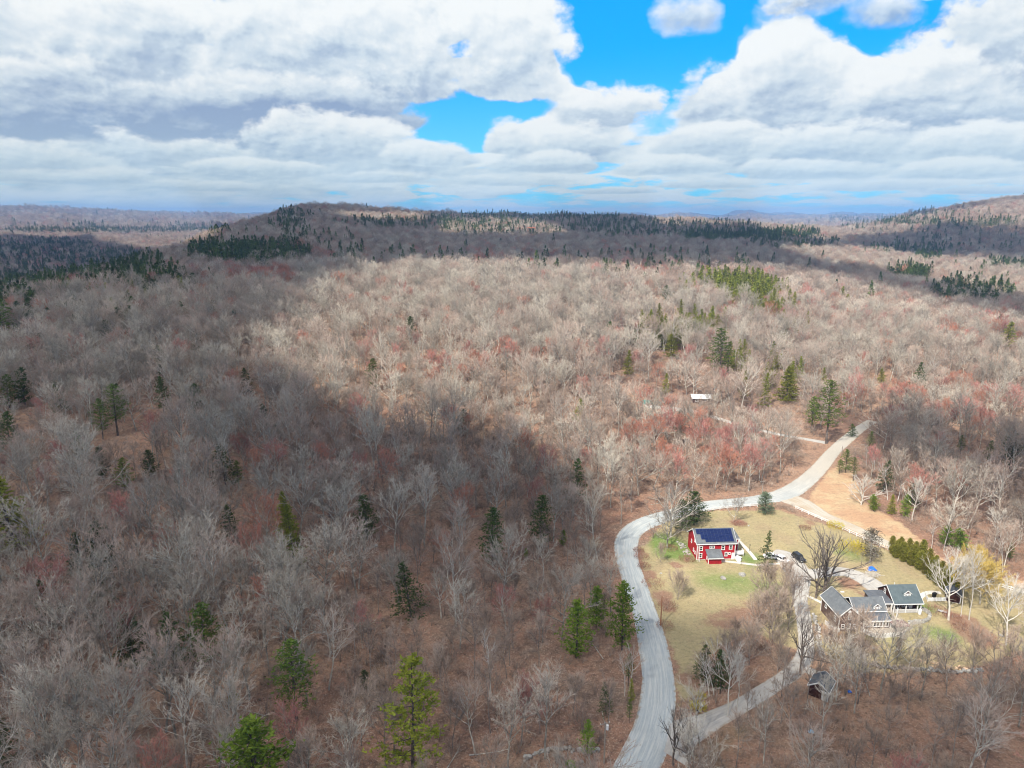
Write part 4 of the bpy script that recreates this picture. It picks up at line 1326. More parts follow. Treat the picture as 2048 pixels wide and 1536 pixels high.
# ---- trees that stand out, one by one: (kind, px, py of the foot, py of the top, width factor, name, category, label)
SINGLE = [
    ('pine_tall', 826, 1512, 1308, .78, 'pine_tree', 'tall bright green irregular pine in the shaded foreground woods'),
    ('pine_bright', 522, 1600, 1436, 1.15, 'pine_tree', 'bright green pine at the bottom edge of the photo left of centre'),
    ('pine', 592, 1408, 1276, 1.0, 'pine_tree', 'dull olive pine left of the tall bright foreground pine'),
    ('pine', 412, 1310, 1208, .95, 'pine_tree', 'yellowish green pine in the left foreground woods, right of a dimmer one'),
    ('pine_dark', 352, 1318, 1214, .8, 'pine_tree', 'dim green pine just left of the yellowish green one'),
    ('hemlock', 590, 1112, 1006, .62, 'pine_tree', 'narrow yellow green conifer, front one of a close pair in the left woods'),
    ('hemlock', 577, 1066, 984, .6, 'pine_tree', 'narrow conifer, rear one of a close pair in the left woods'),
    ('pine_bright', 1152, 1316, 1198, 1.05, 'pine_tree', 'rounded bright green pine, leftmost of the three by the gravel road'),
    ('pine_bright', 1192, 1256, 1176, .9, 'pine_tree', 'small bright green pine, rearmost of the three by the gravel road'),
    ('pine_bright', 1244, 1300, 1160, .85, 'pine_tree', 'tall pointed green pine at the edge of the gravel road, rightmost of the three'),
    ('pine', 1256, 1372, 1306, .8, 'pine_tree', 'low green pine at the road edge behind two pale birches'),
    ('pine', 1258, 1446, 1398, .62, 'young_pine', 'small bushy pine on the left bank of the gravel road'),
    ('hemlock', 1262, 1402, 1358, .5, 'young_pine', 'small brownish conifer on the road bank above the bushy pine'),
    ('pine_bright', 1174, 1512, 1438, .75, 'pine_tree', 'small green pine left of the lowest utility pole'),
    ('pine_dark', 1212, 1432, 1366, .75, 'pine_tree', 'dark green pine in the woods left of the road bank'),
    ('pine_bright', 1140, 1560, 1520, 1.1, 'young_pine', 'low green pine at the bottom edge near the lowest utility pole'),
    ('pine', 236, 850, 766, .95, 'pine_tree', 'dark green pine in the left woods, taller of a leaning pair'),
    ('pine', 206, 862, 796, .8, 'pine_tree', 'olive pine in the left woods, lower neighbour of the taller dark one'),
    ('pine', 20, 806, 748, .9, 'pine_tree', 'olive pine at the far left edge halfway up the photo'),
    ('hemlock', 30, 1066, 955, 1.2, 'pine_tree', 'wide hazy green pine at the left edge of the photo'),
    ('hemlock', 46, 1066, 1012, .7, 'young_pine', 'small yellow green conifer in front of the wide pine at the left edge'),
    ('pine', 250, 968, 914, .9, 'pine_tree', 'dark pine in the left woods below a red budded maple'),
    ('pine_dark', 303, 944, 898, .75, 'pine_tree', 'small dark pine right of a similar one in the left woods'),
    ('pine', 478, 966, 920, .8, 'pine_tree', 'green pine beside a wide grey crown in the left woods'),
    ('pine_dark', 536, 852, 806, .9, 'pine_tree', 'dark green pine low among the bare trees left of the cloud shadow edge'),
    ('pine_dark', 497, 778, 734, .75, 'pine_tree', 'small dark pine above the others in the left woods'),
    ('pine_dark', 328, 812, 752, .6, 'pine_tree', 'thin dark pine in the left woods right of a leaning pair'),
    ('pine', 8, 664, 596, 1.0, 'pine_tree', 'dark green pine cut by the left edge near the valley'),
    ('pine_dark', 6, 1520, 1440, 1.0, 'pine_tree', 'dark pine cut by the left edge at the bottom'),
    ('pine_dark', 822, 1212, 1124, .9, 'pine_tree', 'dark conifer half hidden behind a pale bare tree in the middle woods'),
    ('pine_dark', 466, 1070, 1006, .7, 'pine_tree', 'dark thin conifer left of the close pair of narrow conifers'),
    ('pine_dark', 735, 1062, 988, .8, 'pine_tree', 'dark conifer beside a white birch stem in the middle woods'),
    ('pine_dark', 730, 1372, 1338, .8, 'young_pine', 'small dark conifer left of the tall bright foreground pine'),
    ('hemlock', 468, 1400, 1366, .8, 'young_pine', 'small green conifer in the leaf litter right of a wide pale tree'),
    ('pine', 1652, 862, 760, 1.0, 'pine_tree', 'big dark green pine at the wood edge above the road junction'),
    ('pine', 1622, 850, 792, .9, 'pine_tree', 'dark green pine left of the big one above the road junction'),
    ('hemlock', 1157, 834, 796, .75, 'pine_tree', 'lone conifer in the sunlit woods at the cloud shadow edge'),
    ('hemlock', 2010, 684, 642, 1.1, 'pine_tree', 'bright yellow green conifer at the right edge in the sunlit woods'),
    ('hemlock', 1342, 706, 666, .8, 'pine_tree', 'yellow green conifer standing alone below the olive conifer row'),
    ('pine', 1440, 730, 655, .9, 'pine_tree', 'green pine between bare trunks below the olive conifer stand'),
    ('hemlock', 1572, 790, 730, .8, 'pine_tree', 'olive conifer left of the big pine above the junction'),
    ('hemlock', 1645, 770, 735, .7, 'pine_tree', 'small olive conifer behind the big pine above the junction'),
    ('hemlock', 1763, 760, 735, .7, 'pine_tree', 'small olive conifer in the sunlit woods right of the big pine'),
    ('hemlock', 1682, 608, 572, .8, 'pine_tree', 'dark tipped conifer, left one of two in the sunlit woods'),
    ('hemlock', 1694, 618, 588, .8, 'pine_tree', 'bright conifer, right one of two in the sunlit woods'),
    ('hemlock', 1614, 650, 622, .6, 'pine_tree', 'small pointed conifer right of the yellow green stand'),
    ('pine_dark', 1330, 600, 570, .9, 'pine_tree', 'dark pointed conifer left of the yellow green stand'),
    ('pine', 1920, 908, 870, .9, 'pine_tree', 'bright green pine among grey trees at the right'),
    ('pine', 1976, 926, 880, .8, 'pine_tree', 'dark green conifer right of the bright green pine at the right'),
    ('pine', 1738, 896, 862, .8, 'young_pine', 'small green pine where the upper road enters the woods'),
    ('pine_dark', 1704, 868, 846, 1.0, 'young_pine', 'dark low conifer on the left bank where the road enters the woods'),
    ('pine', 1690, 946, 898, 1.0, 'pine_tree', 'soft green pine on the bank right of the upper road'),
    ('pine', 1706, 962, 915, 1.1, 'pine_tree', 'soft green pine at the meadow edge, right of its twin on the road bank'),
    ('pine', 1678, 948, 918, 1.1, 'young_pine', 'low dark pine at the foot of the two soft green ones'),
    ('pine_bright', 1747, 1022, 988, 1.1, 'young_pine', 'low bright green pine at the far edge of the rusty meadow'),
    ('pine_bright', 1810, 1036, 988, .95, 'young_pine', 'tallest bright green young pine at the far edge of the rusty meadow'),
    ('hemlock', 1782, 1028, 990, .75, 'young_pine', 'yellowish thinning conifer between two bright young pines by the meadow'),
    ('pine_bright', 1890, 1092, 1050, 1.35, 'young_pine', 'spreading bright green pine behind the olive cedars'),
    ('pine_bright', 1920, 1100, 1058, 1.3, 'young_pine', 'spreading green pine right of the other one behind the olive cedars'),
    ('pine', 2018, 1124, 1083, .9, 'young_pine', 'dark green young pine at the right edge above the fence'),
    ('pine_dark', 1412, 1372, 1292, .9, 'pine_tree', 'dark conifer behind three slanting white birch stems by the driveway'),
    ('pine_dark', 1440, 1388, 1300, .8, 'pine_tree', 'dark conifer between bare trees left of the driveway'),
    
    ('pine_dark', 1388, 1050, 984, 1.35, 'pine_tree', 'broad dark conifer behind the red barn next to the road'),
    ('pine_dark', 1362, 1062, 1000, 1.2, 'pine_tree', 'dark conifer left of the broad one behind the red barn'),
    ('hemlock', 1255, 740, 700, .6, 'pine_tree', 'thin dull conifer in the sunlit woods above the lane'),
    ('hemlock', 1330, 780, 745, .7, 'pine_tree', 'dull olive conifer left of the lane clearing'),
    ('pine_bright', 1125, 1085, 1060, .7, 'young_pine', 'small bright green conifer in the woods left of the road bend'),
    ('pine_bright', 1052, 1112, 1096, .8, 'young_pine', 'tiny bright green conifer in the middle woods'),
]
_ci = 0
for row in SINGLE:
    key, px, fy, ty, wf, nm, lab = row
    if not nm:
        continue
    woods = px < 1150 or fy < 900
    if woods:
        fy = fy + 0.25 * (fy - ty)
    b = at(px, fy)
    h = height_for(b, ty)
    _ci += 1
    vi = _ci % len(KIND[key])
    H = KIND[key][vi][3]
    s = h / H
    e = plant(key, vi, b, RS.rand() * 6.28, s * max(0.75, wf * 1.08), nm, 'conifer' if nm == 'pine_tree' else 'young conifer', lab)
    wf = wf * (1.45 if woods else 1.2)
    e.scale = (s * wf, s * wf, s)
    FRONT.append((px, ty, fy, (fy - ty) * 0.30 * wf, math.hypot(b.x, b.y)))
    MARKS.append((b.x, b.y, lab))
    SPECIAL.append((b.x, b.y, 1.6 + 1.4 * s * wf))

# ---- big leafless trees round the houses
add_kind('oak', [bare_tree(61, H=18, spread=9.0, fork=.16, limbs=13, up=.10, dens=1.05, r=.55, tw=.05)], M_BARK_DARK, M_TWIG_OAK)
add_kind('yardtree', [bare_tree(62, H=12, spread=6.4, fork=.22, limbs=12, up=.10, dens=1.1, r=.26, tw=.045), bare_tree(63, H=11, spread=5.4, fork=.25, limbs=11, up=.14, dens=1.0, r=.2, tw=.045)], M_BARK, M_TWIG_OAK)
add_kind('pale', [bare_tree(64, H=15, spread=5.6, fork=.42, limbs=11, up=.16, dens=1.0, r=.27, tw=.05), bare_tree(65, H=14, spread=4.6, fork=.5, limbs=9, up=.2, dens=.8, r=.2, tw=.045)], M_BARK_PALE, M_TWIG_PALE)
add_kind('willow', [bare_tree(66, H=12, spread=5.4, fork=.35, limbs=13, up=-.02, dens=1.5, r=.3, tw=.11, twl=1.3)], M_BARK, M_WILLOW)
add_kind('crab', [bare_tree(67, H=7.5, spread=4.2, fork=.12, limbs=12, up=.02, dens=.9, r=.22, tw=.05, twl=.6)], M_BARK_PALE, M_BARK_PALE)
add_kind('clump', [bare_tree(68, H=11, spread=5.0, fork=.08, limbs=14, up=.16, dens=1.2, r=.14, tw=.045), bare_tree(69, H=9, spread=4.4, fork=.06, limbs=13, up=.2, dens=1.2, r=.12, tw=.045)], M_BARK_BROWN, M_TWIG_BROWN)
add_kind('spruce', [conifer(93, H=11, w=4.6, kind='round', base=.03, leaf=.42, n_br=120, per=30)], M_BARK_DARK, M_LEAF_SPRUCE)
add_kind('spruce_rust', [conifer(94, H=11, w=4.4, kind='round', base=.2, leaf=.36, n_br=100, per=24)], M_BARK_PALE, M_LEAF_RUST)
add_kind('cedar', [conifer(95, H=9, w=2.0, kind='column', base=.03, leaf=.34, n_br=120, per=22), conifer(96, H=8, w=2.0, kind='column', base=.03, leaf=.34, n_br=120, per=22)], M_BARK_BROWN, M_LEAF_CEDAR)
YARDT = [
    ('oak', 0, 1648, 1192, 1045, 1.0, 'shade_tree', 'huge dark leafless tree with massive twin trunk beside the driveway loop'),
    ('oak', 0, 1632, 1196, 1080, .62, 'shade_tree', 'dark leafless tree at the left foot of the huge twin trunk tree'),
    ('yardtree', 0, 1341, 1074, 960, 1.1, 'shade_tree', 'wide grey leafless tree at the road bend left of the red barn'),
    ('yardtree', 0, 1334, 1096, 1008, 1.0, 'shade_tree', 'grey leafless tree on a ring of mulch left of the red barn'),
    ('yardtree', 1, 1467, 1044, 985, .9, 'small_tree', 'small leafless tree in a leafy bed behind the red barn'),
    ('clump', 1, 1355, 1200, 1136, .95, 'small_tree', 'low many stemmed reddish tree on the lawn below the red barn'),
    ('oak', 0, 1600, 1350, 1215, .50, 'shade_tree', 'dark leaning leafless tree at the fork of the driveway'),
    ('pale', 0, 1897, 1240, 1096, 1.0, 'pale_tree', 'pale vase shaped leafless tree in front of the small garden shed'),
    ('pale', 1, 1922, 1232, 1100, .45, 'pale_tree', 'thin pale tree just right of the vase shaped one by the garden shed'),
    ('pale', 1, 1938, 1240, 1086, .62, 'pale_tree', 'slim pale straight tree between the garden shed and the willows'),
    ('willow', 0, 1960, 1208, 1108, .85, 'willow_tree', 'yellow willow with forked pale trunk, nearer one right of the garden shed'),
    ('willow', 0, 1945, 1180, 1086, .72, 'willow_tree', 'yellow willow behind the pale trees, left one of the two'),
    ('pale', 0, 2012, 1290, 1150, .8, 'pale_tree', 'pale grey tree on the lawn by the fence at the right edge'),
    ('pale', 0, 1824, 1040, 950, 1.0, 'pale_tree', 'tall pale leafless tree at the meadow edge behind the young pines'),
    ('pale', 0, 1985, 1100, 1012, 1.1, 'pale_tree', 'round grey leafless tree right of the spreading green pines'),
    ('crab', 0, 1722, 1010, 945, .95, 'crab_apple_tree', 'gnarled whitish lichen covered tree at the edge of the rusty meadow'),
    ('clump', 0, 1452, 1350, 1245, .9, 'grove_tree', 'spreading pale limbed tree in the grove left of the driveway'),
    ('clump', 0, 1498, 1330, 1225, .85, 'grove_tree', 'many stemmed grey tree in the middle of the grove left of the driveway'),
    ('clump', 1, 1545, 1290, 1165, .9, 'grove_tree', 'tall many stemmed tree in the grove opposite the huge dark tree'),
    ('clump', 0, 1575, 1260, 1130, .75, 'grove_tree', 'leafless tree in the grove beside the driveway bend'),
    ('clump', 1, 1532, 1205, 1118, .9, 'grove_tree', 'grey leafless tree in front of the parked cars'),
    ('clump', 1, 1570, 1200, 1110, .6, 'grove_tree', 'dark forked leafless tree at the edge of the driveway loop'),
    ('clump', 0, 1515, 1262, 1170, .8, 'grove_tree', 'bushy leafless tree at the lawn side of the grove'),
    ('clump', 1, 1470, 1288, 1232, .8, 'grove_tree', 'low bushy leafless tree at the left end of the grove'),
    ('clump', 0, 1555, 1345, 1250, .7, 'grove_tree', 'leafless tree between the grove and the lower driveway'),
    ('pale', 1, 1455, 1432, 1290, .9, 'grove_tree', 'pale forked tree standing on the far verge of the lower driveway'),
    ('pale', 1, 1475, 1415, 1298, .75, 'grove_tree', 'second pale tree on the verge of the lower driveway, right of the forked one'),
    ('clump', 0, 1690, 1338, 1250, .7, 'garden_tree', 'dense grey leafless tree in front of the brown house'),
    ('clump', 1, 1722, 1318, 1205, .7, 'garden_tree', 'leafless tree growing in front of the brown house left gable'),
    ('clump', 0, 1660, 1300, 1216, .5, 'garden_tree', 'small leafless tree at the left corner of the brown house'),
    ('yardtree', 1, 1815, 1345, 1232, .55, 'garden_tree', 'slender leafless tree below the wooden deck'),
    ('yardtree', 1, 1878, 1342, 1250, .6, 'garden_tree', 'dark leafless tree with a bent trunk on the lower lawn'),
    ('clump', 1, 1792, 1330, 1262, .5, 'garden_tree', 'small twiggy tree in front of the deck railing'),
    ('clump', 0, 1945, 1345, 1240, .55, 'garden_tree', 'thin leafless tree on the right side of the lower lawn'),
    ('oak', 0, 1346, 1530, 1400, .40, 'roadside_tree', 'dark slim leafless tree at the mouth of the driveway'),
    ('clump', 1, 1322, 1128, 1080, .45, 'garden_tree', 'low reddish bush by the inner bend of the gravel road'),
]
BIRCHES = [(978, 1400, 1235, .13, 'birch with a twin fork standing alone in the brown foreground woods'),
           (1418, 1392, 1296, -.20, 'leftmost of the three slanting white birches by the driveway'),
           (1428, 1390, 1285, -.17, 'middle one of the three slanting white birches by the driveway'),
           (1436, 1378, 1268, -.15, 'rightmost of the three slanting white birches by the driveway'),
           (1249, 1392, 1290, .05, 'slim pale birch at the road edge, left one of two'),
           (1257, 1386, 1282, .10, 'slim pale birch at the road edge, right one of two'),
           (1775, 1000, 905, -.15, 'white birch leaning left at the wood edge above the meadow'),
           (1795, 1002, 925, .12, 'white birch leaning right at the wood edge above the meadow'),
           (1732, 935, 880, .02, 'white birch by the upper road, left one of a pair'),
           (1748, 940, 888, -.04, 'white birch by the upper road, right one of a pair'),
           (2005, 1150, 1045, -.12, 'pale birch leaning over the fence at the right edge'),
           (725, 1052, 980, -.12, 'white birch stem in front of the dark conifer in the middle woods'),
           (1865, 780, 700, .0, 'white limbed tree rising out of the sunlit woods at the right'),
           (560, 1190, 1110, -.08, 'bleached dead birch in the left woods below the close conifer pair'),
           (1862, 1100, 1030, .05, 'thin white birch between the young pines and the spreading pines')]
for key, vi, px, fy, ty, wf, nm, lab in YARDT:
    b = at(px, fy)
    h = height_for(b, ty)
    s = h / KIND[key][vi][3]
    e = plant(key, vi, b, RS.rand() * 6.28, s, nm, nm.replace('_', ' ').replace('grove ', '').replace('garden ', '').replace('shade ', '').replace('roadside ', '').replace('small ', '').replace('pale ', ''), lab)
    w = s * wf ** 0.35 * (1.0 if wf >= .8 else .85)
    e.scale = (w, w, s)
    SPECIAL.append((b.x, b.y, 2.5))
for i, (px, fy, ty, lean, lab) in enumerate(BIRCHES):
    b = at(px, fy); h = height_for(b, ty); s = h / KIND['birch'][i % 2][3]
    plant('birch', i, b, 0.0, s, 'birch_tree', 'birch', lab, tilt=(0.0, lean))
    SPECIAL.append((b.x, b.y, 2.0))
for key, px, fy, ty, wf, nm, lab in (
        ('spruce', 1530, 1027, 985, 1.0, 'spruce_tree', 'round bluish green spruce alone on the lawn by the junction'),
        ('pine_dark', 1527, 1142, 1058, .72, 'spruce_tree', 'narrow dark spruce between the barn paths'),
        ('spruce_rust', 1740, 1126, 1056, .82, 'spruce_tree', 'rusty brown and grey spruce on the lawn inside the white fence')):
    b = at(px, fy); h = height_for(b, ty); s = h / KIND[key][0][3]
    e = plant(key, 0, b, 1.0, s, nm, 'spruce', lab); e.scale = (s * wf, s * wf, s)
    SPECIAL.append((b.x, b.y, 3.5))
# the row of olive cedars, each a tree
_c = [(1783, 1108), (1791, 1116), (1800, 1110), (1806, 1123), (1815, 1117), (1822, 1131), (1829, 1120), (1837, 1140), (1843, 1127), (1850, 1149), (1856, 1138), (1862, 1160), (1869, 1148), (1875, 1171), (1881, 1160), (1888, 1181), (1894, 1168), (1903, 1182), (1912, 1172), (1908, 1192)]
for i, (px, fy) in enumerate(_c):
    b = at(px, fy)
    end = i in (0, len(_c) - 1)
    e = plant('cedar', i, b, RS.rand() * 6.28, 1.0, 'cedar_tree', 'cedar',
              'olive cedar at the left end of the cedar row' if i == 0 else 'dark cedar at the right end of the cedar row behind the garden shed' if end else 'olive cedar inside the dense cedar row by the white fence',
              None if end or i == 0 else 'olive cedars grown into one row')
    s = 0.62 + 0.25 * RS.rand(); e.scale = (s * 1.15, s * 1.15, s)
    SPECIAL.append((b.x, b.y, 2.0))

SPEC = np.array(SPECIAL)


def far_from_special(x, y):
    ok = np.ones(len(x), bool)
    for a, b, r in SPEC:
        ok &= (x - a) ** 2 + (y - b) ** 2 > r * r
    return ok


# ---- the woods up to 640 m: real tree shapes
x, y = grid_pts(58, 640, 6.5)
k = clear_of(x, y)
x, y = x[k], y[k]
k = far_from_special(x, y); x, y = x[k], y[k]
z = hgt(x, y)
kind, px, py = classify(x, y, z, 15)
fpx, fpy, _ = proj(x, y, z)
# thinner, browner woods round the middle foreground and below the house
q = (((px - 960) / 300) ** 2 + ((py - 1280) / 330) ** 2 < 1) | ((px > 1330) & (py > 1330))
kind[q & (kind == ord('w')) & (RS.rand(len(x)) < 0.55)] = ord('b')
thin = q & (RS.rand(len(x)) < 0.12)
hid = (fpx > 1190) & (fpy > 1030) & (py > 940) & (fpx < 1300) & (RS.rand(len(x)) < 0.5)     # keep the road bend in view
drop = thin | hid
dl = d_line(x, y, ROADW['lane'][0][::4])
drop |= (dl < 15) & (y < 352) & (RS.rand(len(x)) < 0.72)
for (cx_, t_, f_, hw, ds_) in FRONT:
    mp = proj(x, y, z + 11)
    drop |= (np.hypot(x, y) < ds_) & (np.abs(mp[0] - cx_) < hw + 14) & (mp[1] > t_ - 5) & (mp[1] < f_ - (f_ - t_) * 0.12 + 6)
# nothing tall right in front of the houses, the drive and the road
Rp = {k_: np.array(v[0][::3]) for k_, v in ROADW.items() if k_ in ('gravel_road', 'driveway')}
tpx, tpy, _ = proj(x, y, z + 15)
for cx, cy_, rx, ry in ((1420, 1095, 70, 50), (1765, 1236, 115, 54), (1635, 1370, 36, 30), (1310, 1300, 55, 130), (1340, 1475, 45, 34), (1420, 1440, 30, 12), (1300, 1500, 55, 60), (1480, 1150, 190, 110), (1905, 1240, 60, 34)):
    mid = proj(x, y, z + 9)
    drop |= ((mid[0] - cx) / rx) ** 2 + ((mid[1] - cy_) / ry) ** 2 < 1
low = (fpx > 1330) & (fpy > 1420)
k = ~drop
x, y, z, kind, px, py, fpx, fpy, low = [a[k] for a in (x, y, z, kind, px, py, fpx, fpy, low)]
scl = 0.70 + 0.46 * RS.rand(len(x)) ** 1.2 + 0.10 * np.sin(x * 0.021) * np.cos(y * 0.017)
scl[low] *= 0.88
scl[(kind == ord('b'))] *= 0.92
scl[(kind == ord('y')) | (kind == ord('g'))] *= 1.32
scl[(kind == ord('d'))] *= 1.15
dist = np.hypot(x, y)
infr = (px > -60) & (px < 2108) & (py < 1590) & (py > 300)
order = np.argsort(dist)
single = np.zeros(len(x), bool)
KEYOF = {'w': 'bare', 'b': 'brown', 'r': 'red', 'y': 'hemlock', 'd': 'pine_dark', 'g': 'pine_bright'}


def short(lab):
    for w in (' in ', ' at ', ' behind ', ' beside ', ' on ', ' by ', ' left ', ' right ', ',', ' cut ', ' half ', ' low ', ' below ', ' above ', ' standing ', ' alone ', ' just ', ' above'):
        lab = lab.split(w)[0]
    return 'the ' + lab


_sh = {}
for mx, my, ml in MARKS:
    _sh.setdefault(short(ml), []).append((mx, my))
NEAR = [(v[0][0], v[0][1], k_) for k_, v in _sh.items() if len(v) == 1 and 4 <= len(k_.split()) <= 6]
NEAR += [(p.x, p.y, nm) for nm, p in (('the reddish brown utility pole', at(1321, 1251)), ('the lowest utility pole', at(1208, 1526)), ('the utility pole at the road bend', at(1242, 1048)), ('the brown shed below the driveway', at(1640, 1390)),
         ('the woodland cabin', at(1400, 800)), ('the red barn', at(1420, 1080)), ('the green tarp', at(1290, 806)))]


def region(x, y, px, py):
    best = None
    for nx, ny, nm in NEAR:
        d = math.hypot(x - nx, y - ny)
        if d < 17 and (best is None or d < best[0]):
            best = (d, nx, ny, nm)
    if best:
        dx, dy = x - best[1], y - best[2]
        w = ('left of' if dx < 0 else 'right of') if abs(dx) > abs(dy) else ('behind' if dy > 0 else 'in front of')
        return w + ' ' + best[3]
    lr = 'far left' if px < 260 else 'left' if px < 620 else 'middle' if px < 1000 else 'right'
    if px > 1330 and py > 1300:
        return 'below the houses at the ' + ('bottom right corner' if px > 1760 else 'bottom edge' if py > 1440 else 'lower driveway')
    if px > 1690:
        return 'in the woods right of the upper road' + (', near the right edge' if px > 1880 else ', near the meadow')
    if px > 1230:
        return 'in the sunlit woods ' + ('between the lane and the road' if py > 860 else 'around the lane' if py > 740 else 'above the lane')
    if py > 1350:
        return {'far left': 'in the bottom left corner', 'left': 'at the bottom, left of the bright pines', 'middle': 'at the bottom, around the tall bright pine', 'right': 'at the bottom, between the tall pine and the road'}[lr]
    if py > 1100:
        return {'far left': 'near the left edge, low in the photo', 'left': 'in the lower left woods', 'middle': 'in the brownish woods at lower middle', 'right': 'in the woods left of the road pines'}[lr]
    if py > 860:
        return {'far left': 'near the left edge, halfway up', 'left': 'in the shaded woods left of centre', 'middle': 'in the shaded woods at the centre', 'right': 'in the shaded woods left of the road bend'}[lr]
    return {'far left': 'on the upper left slope by the edge', 'left': 'on the upper left slope', 'middle': 'in the upper middle woods', 'right': 'in the sunlit woods left of the lane'}[lr]


LOOK = {'w': ('bare_tree', 'tree', 'wide leafless grey tree', 'grey bare trees'),
        'b': ('sapling_tree', 'young tree', 'slender brown tree', 'slender brown trees'),
        'r': ('maple_tree', 'maple', 'red budded maple', 'reddish maples'),
        'y': ('hemlock_tree', 'conifer', 'yellow green conifer', 'yellow green conifers'),
        'd': ('fir_tree', 'conifer', 'dark green conifer', 'dark green conifers'),
        'g': ('white_pine_tree', 'conifer', 'bright green conifer', 'bright green conifers')}
for ch, cap in (('w', 292), ('b', 250), ('r', 120), ('y', 120), ('d', 120), ('g', 60)):
    n_ = 0
    for i in order:
        if n_ >= cap:
            break
        if kind[i] != ord(ch) or not infr[i] or (ch in 'ydg' and dist[i] > 620):
            continue
        single[i] = True; n_ += 1
        key = KEYOF[ch]
        nm, cat, look, grp = LOOK[ch]
        where = region(float(x[i]), float(y[i]), px[i], py[i])
        s = float(scl[i]); h = 0.9 + 0.2 * RS.rand()
        look = ('tall ' if s * h > 1.14 else 'low ' if s * h < 0.86 else '') + look
        grp = ('tall ' if s * h > 1.14 else 'low ' if s * h < 0.86 else '') + grp
        if len((look + ' ' + where).replace('-', ' ').split()) > 15:
            look = look.replace('wide ', '').replace('slender ', '')
            where = where.replace('between the tall pine and the road', 'left of the road').replace('around the tall bright pine', 'by the tall pine').replace('the reddish brown utility pole', 'the brown utility pole')
        e = plant(key, int(RS.randint(0, 99)), (x[i], y[i], z[i]), RS.rand() * 6.28, s, nm, cat, look + ' ' + where, grp + ' ' + where, hscale=h)
m = ~single
vn = []; off = {}
for ch in 'wbrydg':
    off[ch] = len(vn); vn += [t[2] for t in KIND[KEYOF[ch]]]
cnt = {ch: len(KIND[KEYOF[ch]]) for ch in 'wbrydg'}


def scatter_trees(name, x, y, z, kind, scl, label, var, off, cnt, tilt=0.03):
    n = len(x)
    idx = np.zeros(n, int)
    for ch in off:
        s = kind == ord(ch); idx[s] = off[ch] + RS.randint(0, cnt[ch], s.sum())
    rot = np.stack([RS.normal(0, tilt, n), RS.normal(0, tilt, n), RS.rand(n) * 6.28], 1)
    sc3 = np.stack([scl * (0.9 + 0.25 * RS.rand(n))] * 2 + [scl * (0.9 + 0.2 * RS.rand(n))], 1)
    return scatter(name, np.stack([x, y, z - 0.1], 1), rot, sc3, idx, var, label)


scatter_trees('woodland', x[m], y[m], z[m], kind[m], scl[m], 'dense mixed leafless woodland covering the rolling ground', vn, off, cnt)

# ---- 640 m to 1500 m, and on to the horizon: simpler shapes
lv = lods + lod_br + lod_red + lod_yel + lod_con
lo = {'w': 0, 'b': 4, 'r': 6, 'y': 7, 'd': 9, 'g': 9}; lc = {'w': 4, 'b': 2, 'r': 1, 'y': 2, 'd': 3, 'g': 3}
for nm, r0, r1, sp, s0, lab in (('distant_woodland', 640, 1600, 8.2, 1.0, 'leafless woods with dark conifers on the hills behind'),
                                ('hillside_woodland', 1600, 4200, 13.0, 1.25, 'woods on the far hillsides and in the valley'),
                                ('horizon_woodland', 4200, 9000, 34.0, 2.3, 'hazy woods near the horizon')):
    x, y = grid_pts(r0, r1, sp, azmax=42)
    z = hgt(x, y)
    kind, px, py = classify(x, y, z, 16)
    sel = (px > -250) & (px < 2300)
    x, y, z, kind = x[sel], y[sel], z[sel], kind[sel]
    clear = np.ones(len(x), bool)
    if r0 == 640:
        p = at(1062, 466); clear &= np.hypot(x - p.x, y - p.y) > 24
        clear &= ~((np.hypot(x - p.x, (y - p.y + 40) / 3) < 16))
    x, y, z, kind = x[clear], y[clear], z[clear], kind[clear]
    s = s0 * (0.8 + 0.4 * RS.rand(len(x)))
    if r0 == 4200: s = s * np.array(1.0)
    scatter_trees(nm, x, y, z, kind, s, lab, lv, lo, lc)

# ---- brush and saplings on the forest floor
x, y = grid_pts(60, 420, 2.5, azmax=46)
k = clear_of(x, y, pad_yard=-2.0); x, y = x[k], y[k]
dens = np.sin(x * .06 + 1.3 * np.sin(y * .05)) * np.cos(y * .07 + 1.1 * np.sin(x * .045))
k = RS.rand(len(x)) < 0.6 + 0.4 * dens
x, y = x[k], y[k]; n = len(x)
s = 0.5 + 1.5 * RS.rand(n) ** 2.2
ki = np.where(RS.rand(n) < 0.016, 3, RS.randint(0, 3, n)); s[ki == 3] = 0.4 + 0.4 * RS.rand((ki == 3).sum())
scatter('undergrowth', np.stack([x, y, hgt(x, y)], 1), np.stack([np.zeros(n), np.zeros(n), RS.rand(n) * 6.28], 1), np.stack([s, s, s * (0.7 + 0.5 * RS.rand(n))], 1), ki, shrubs,
        'low twiggy brush on the leaf covered forest floor')

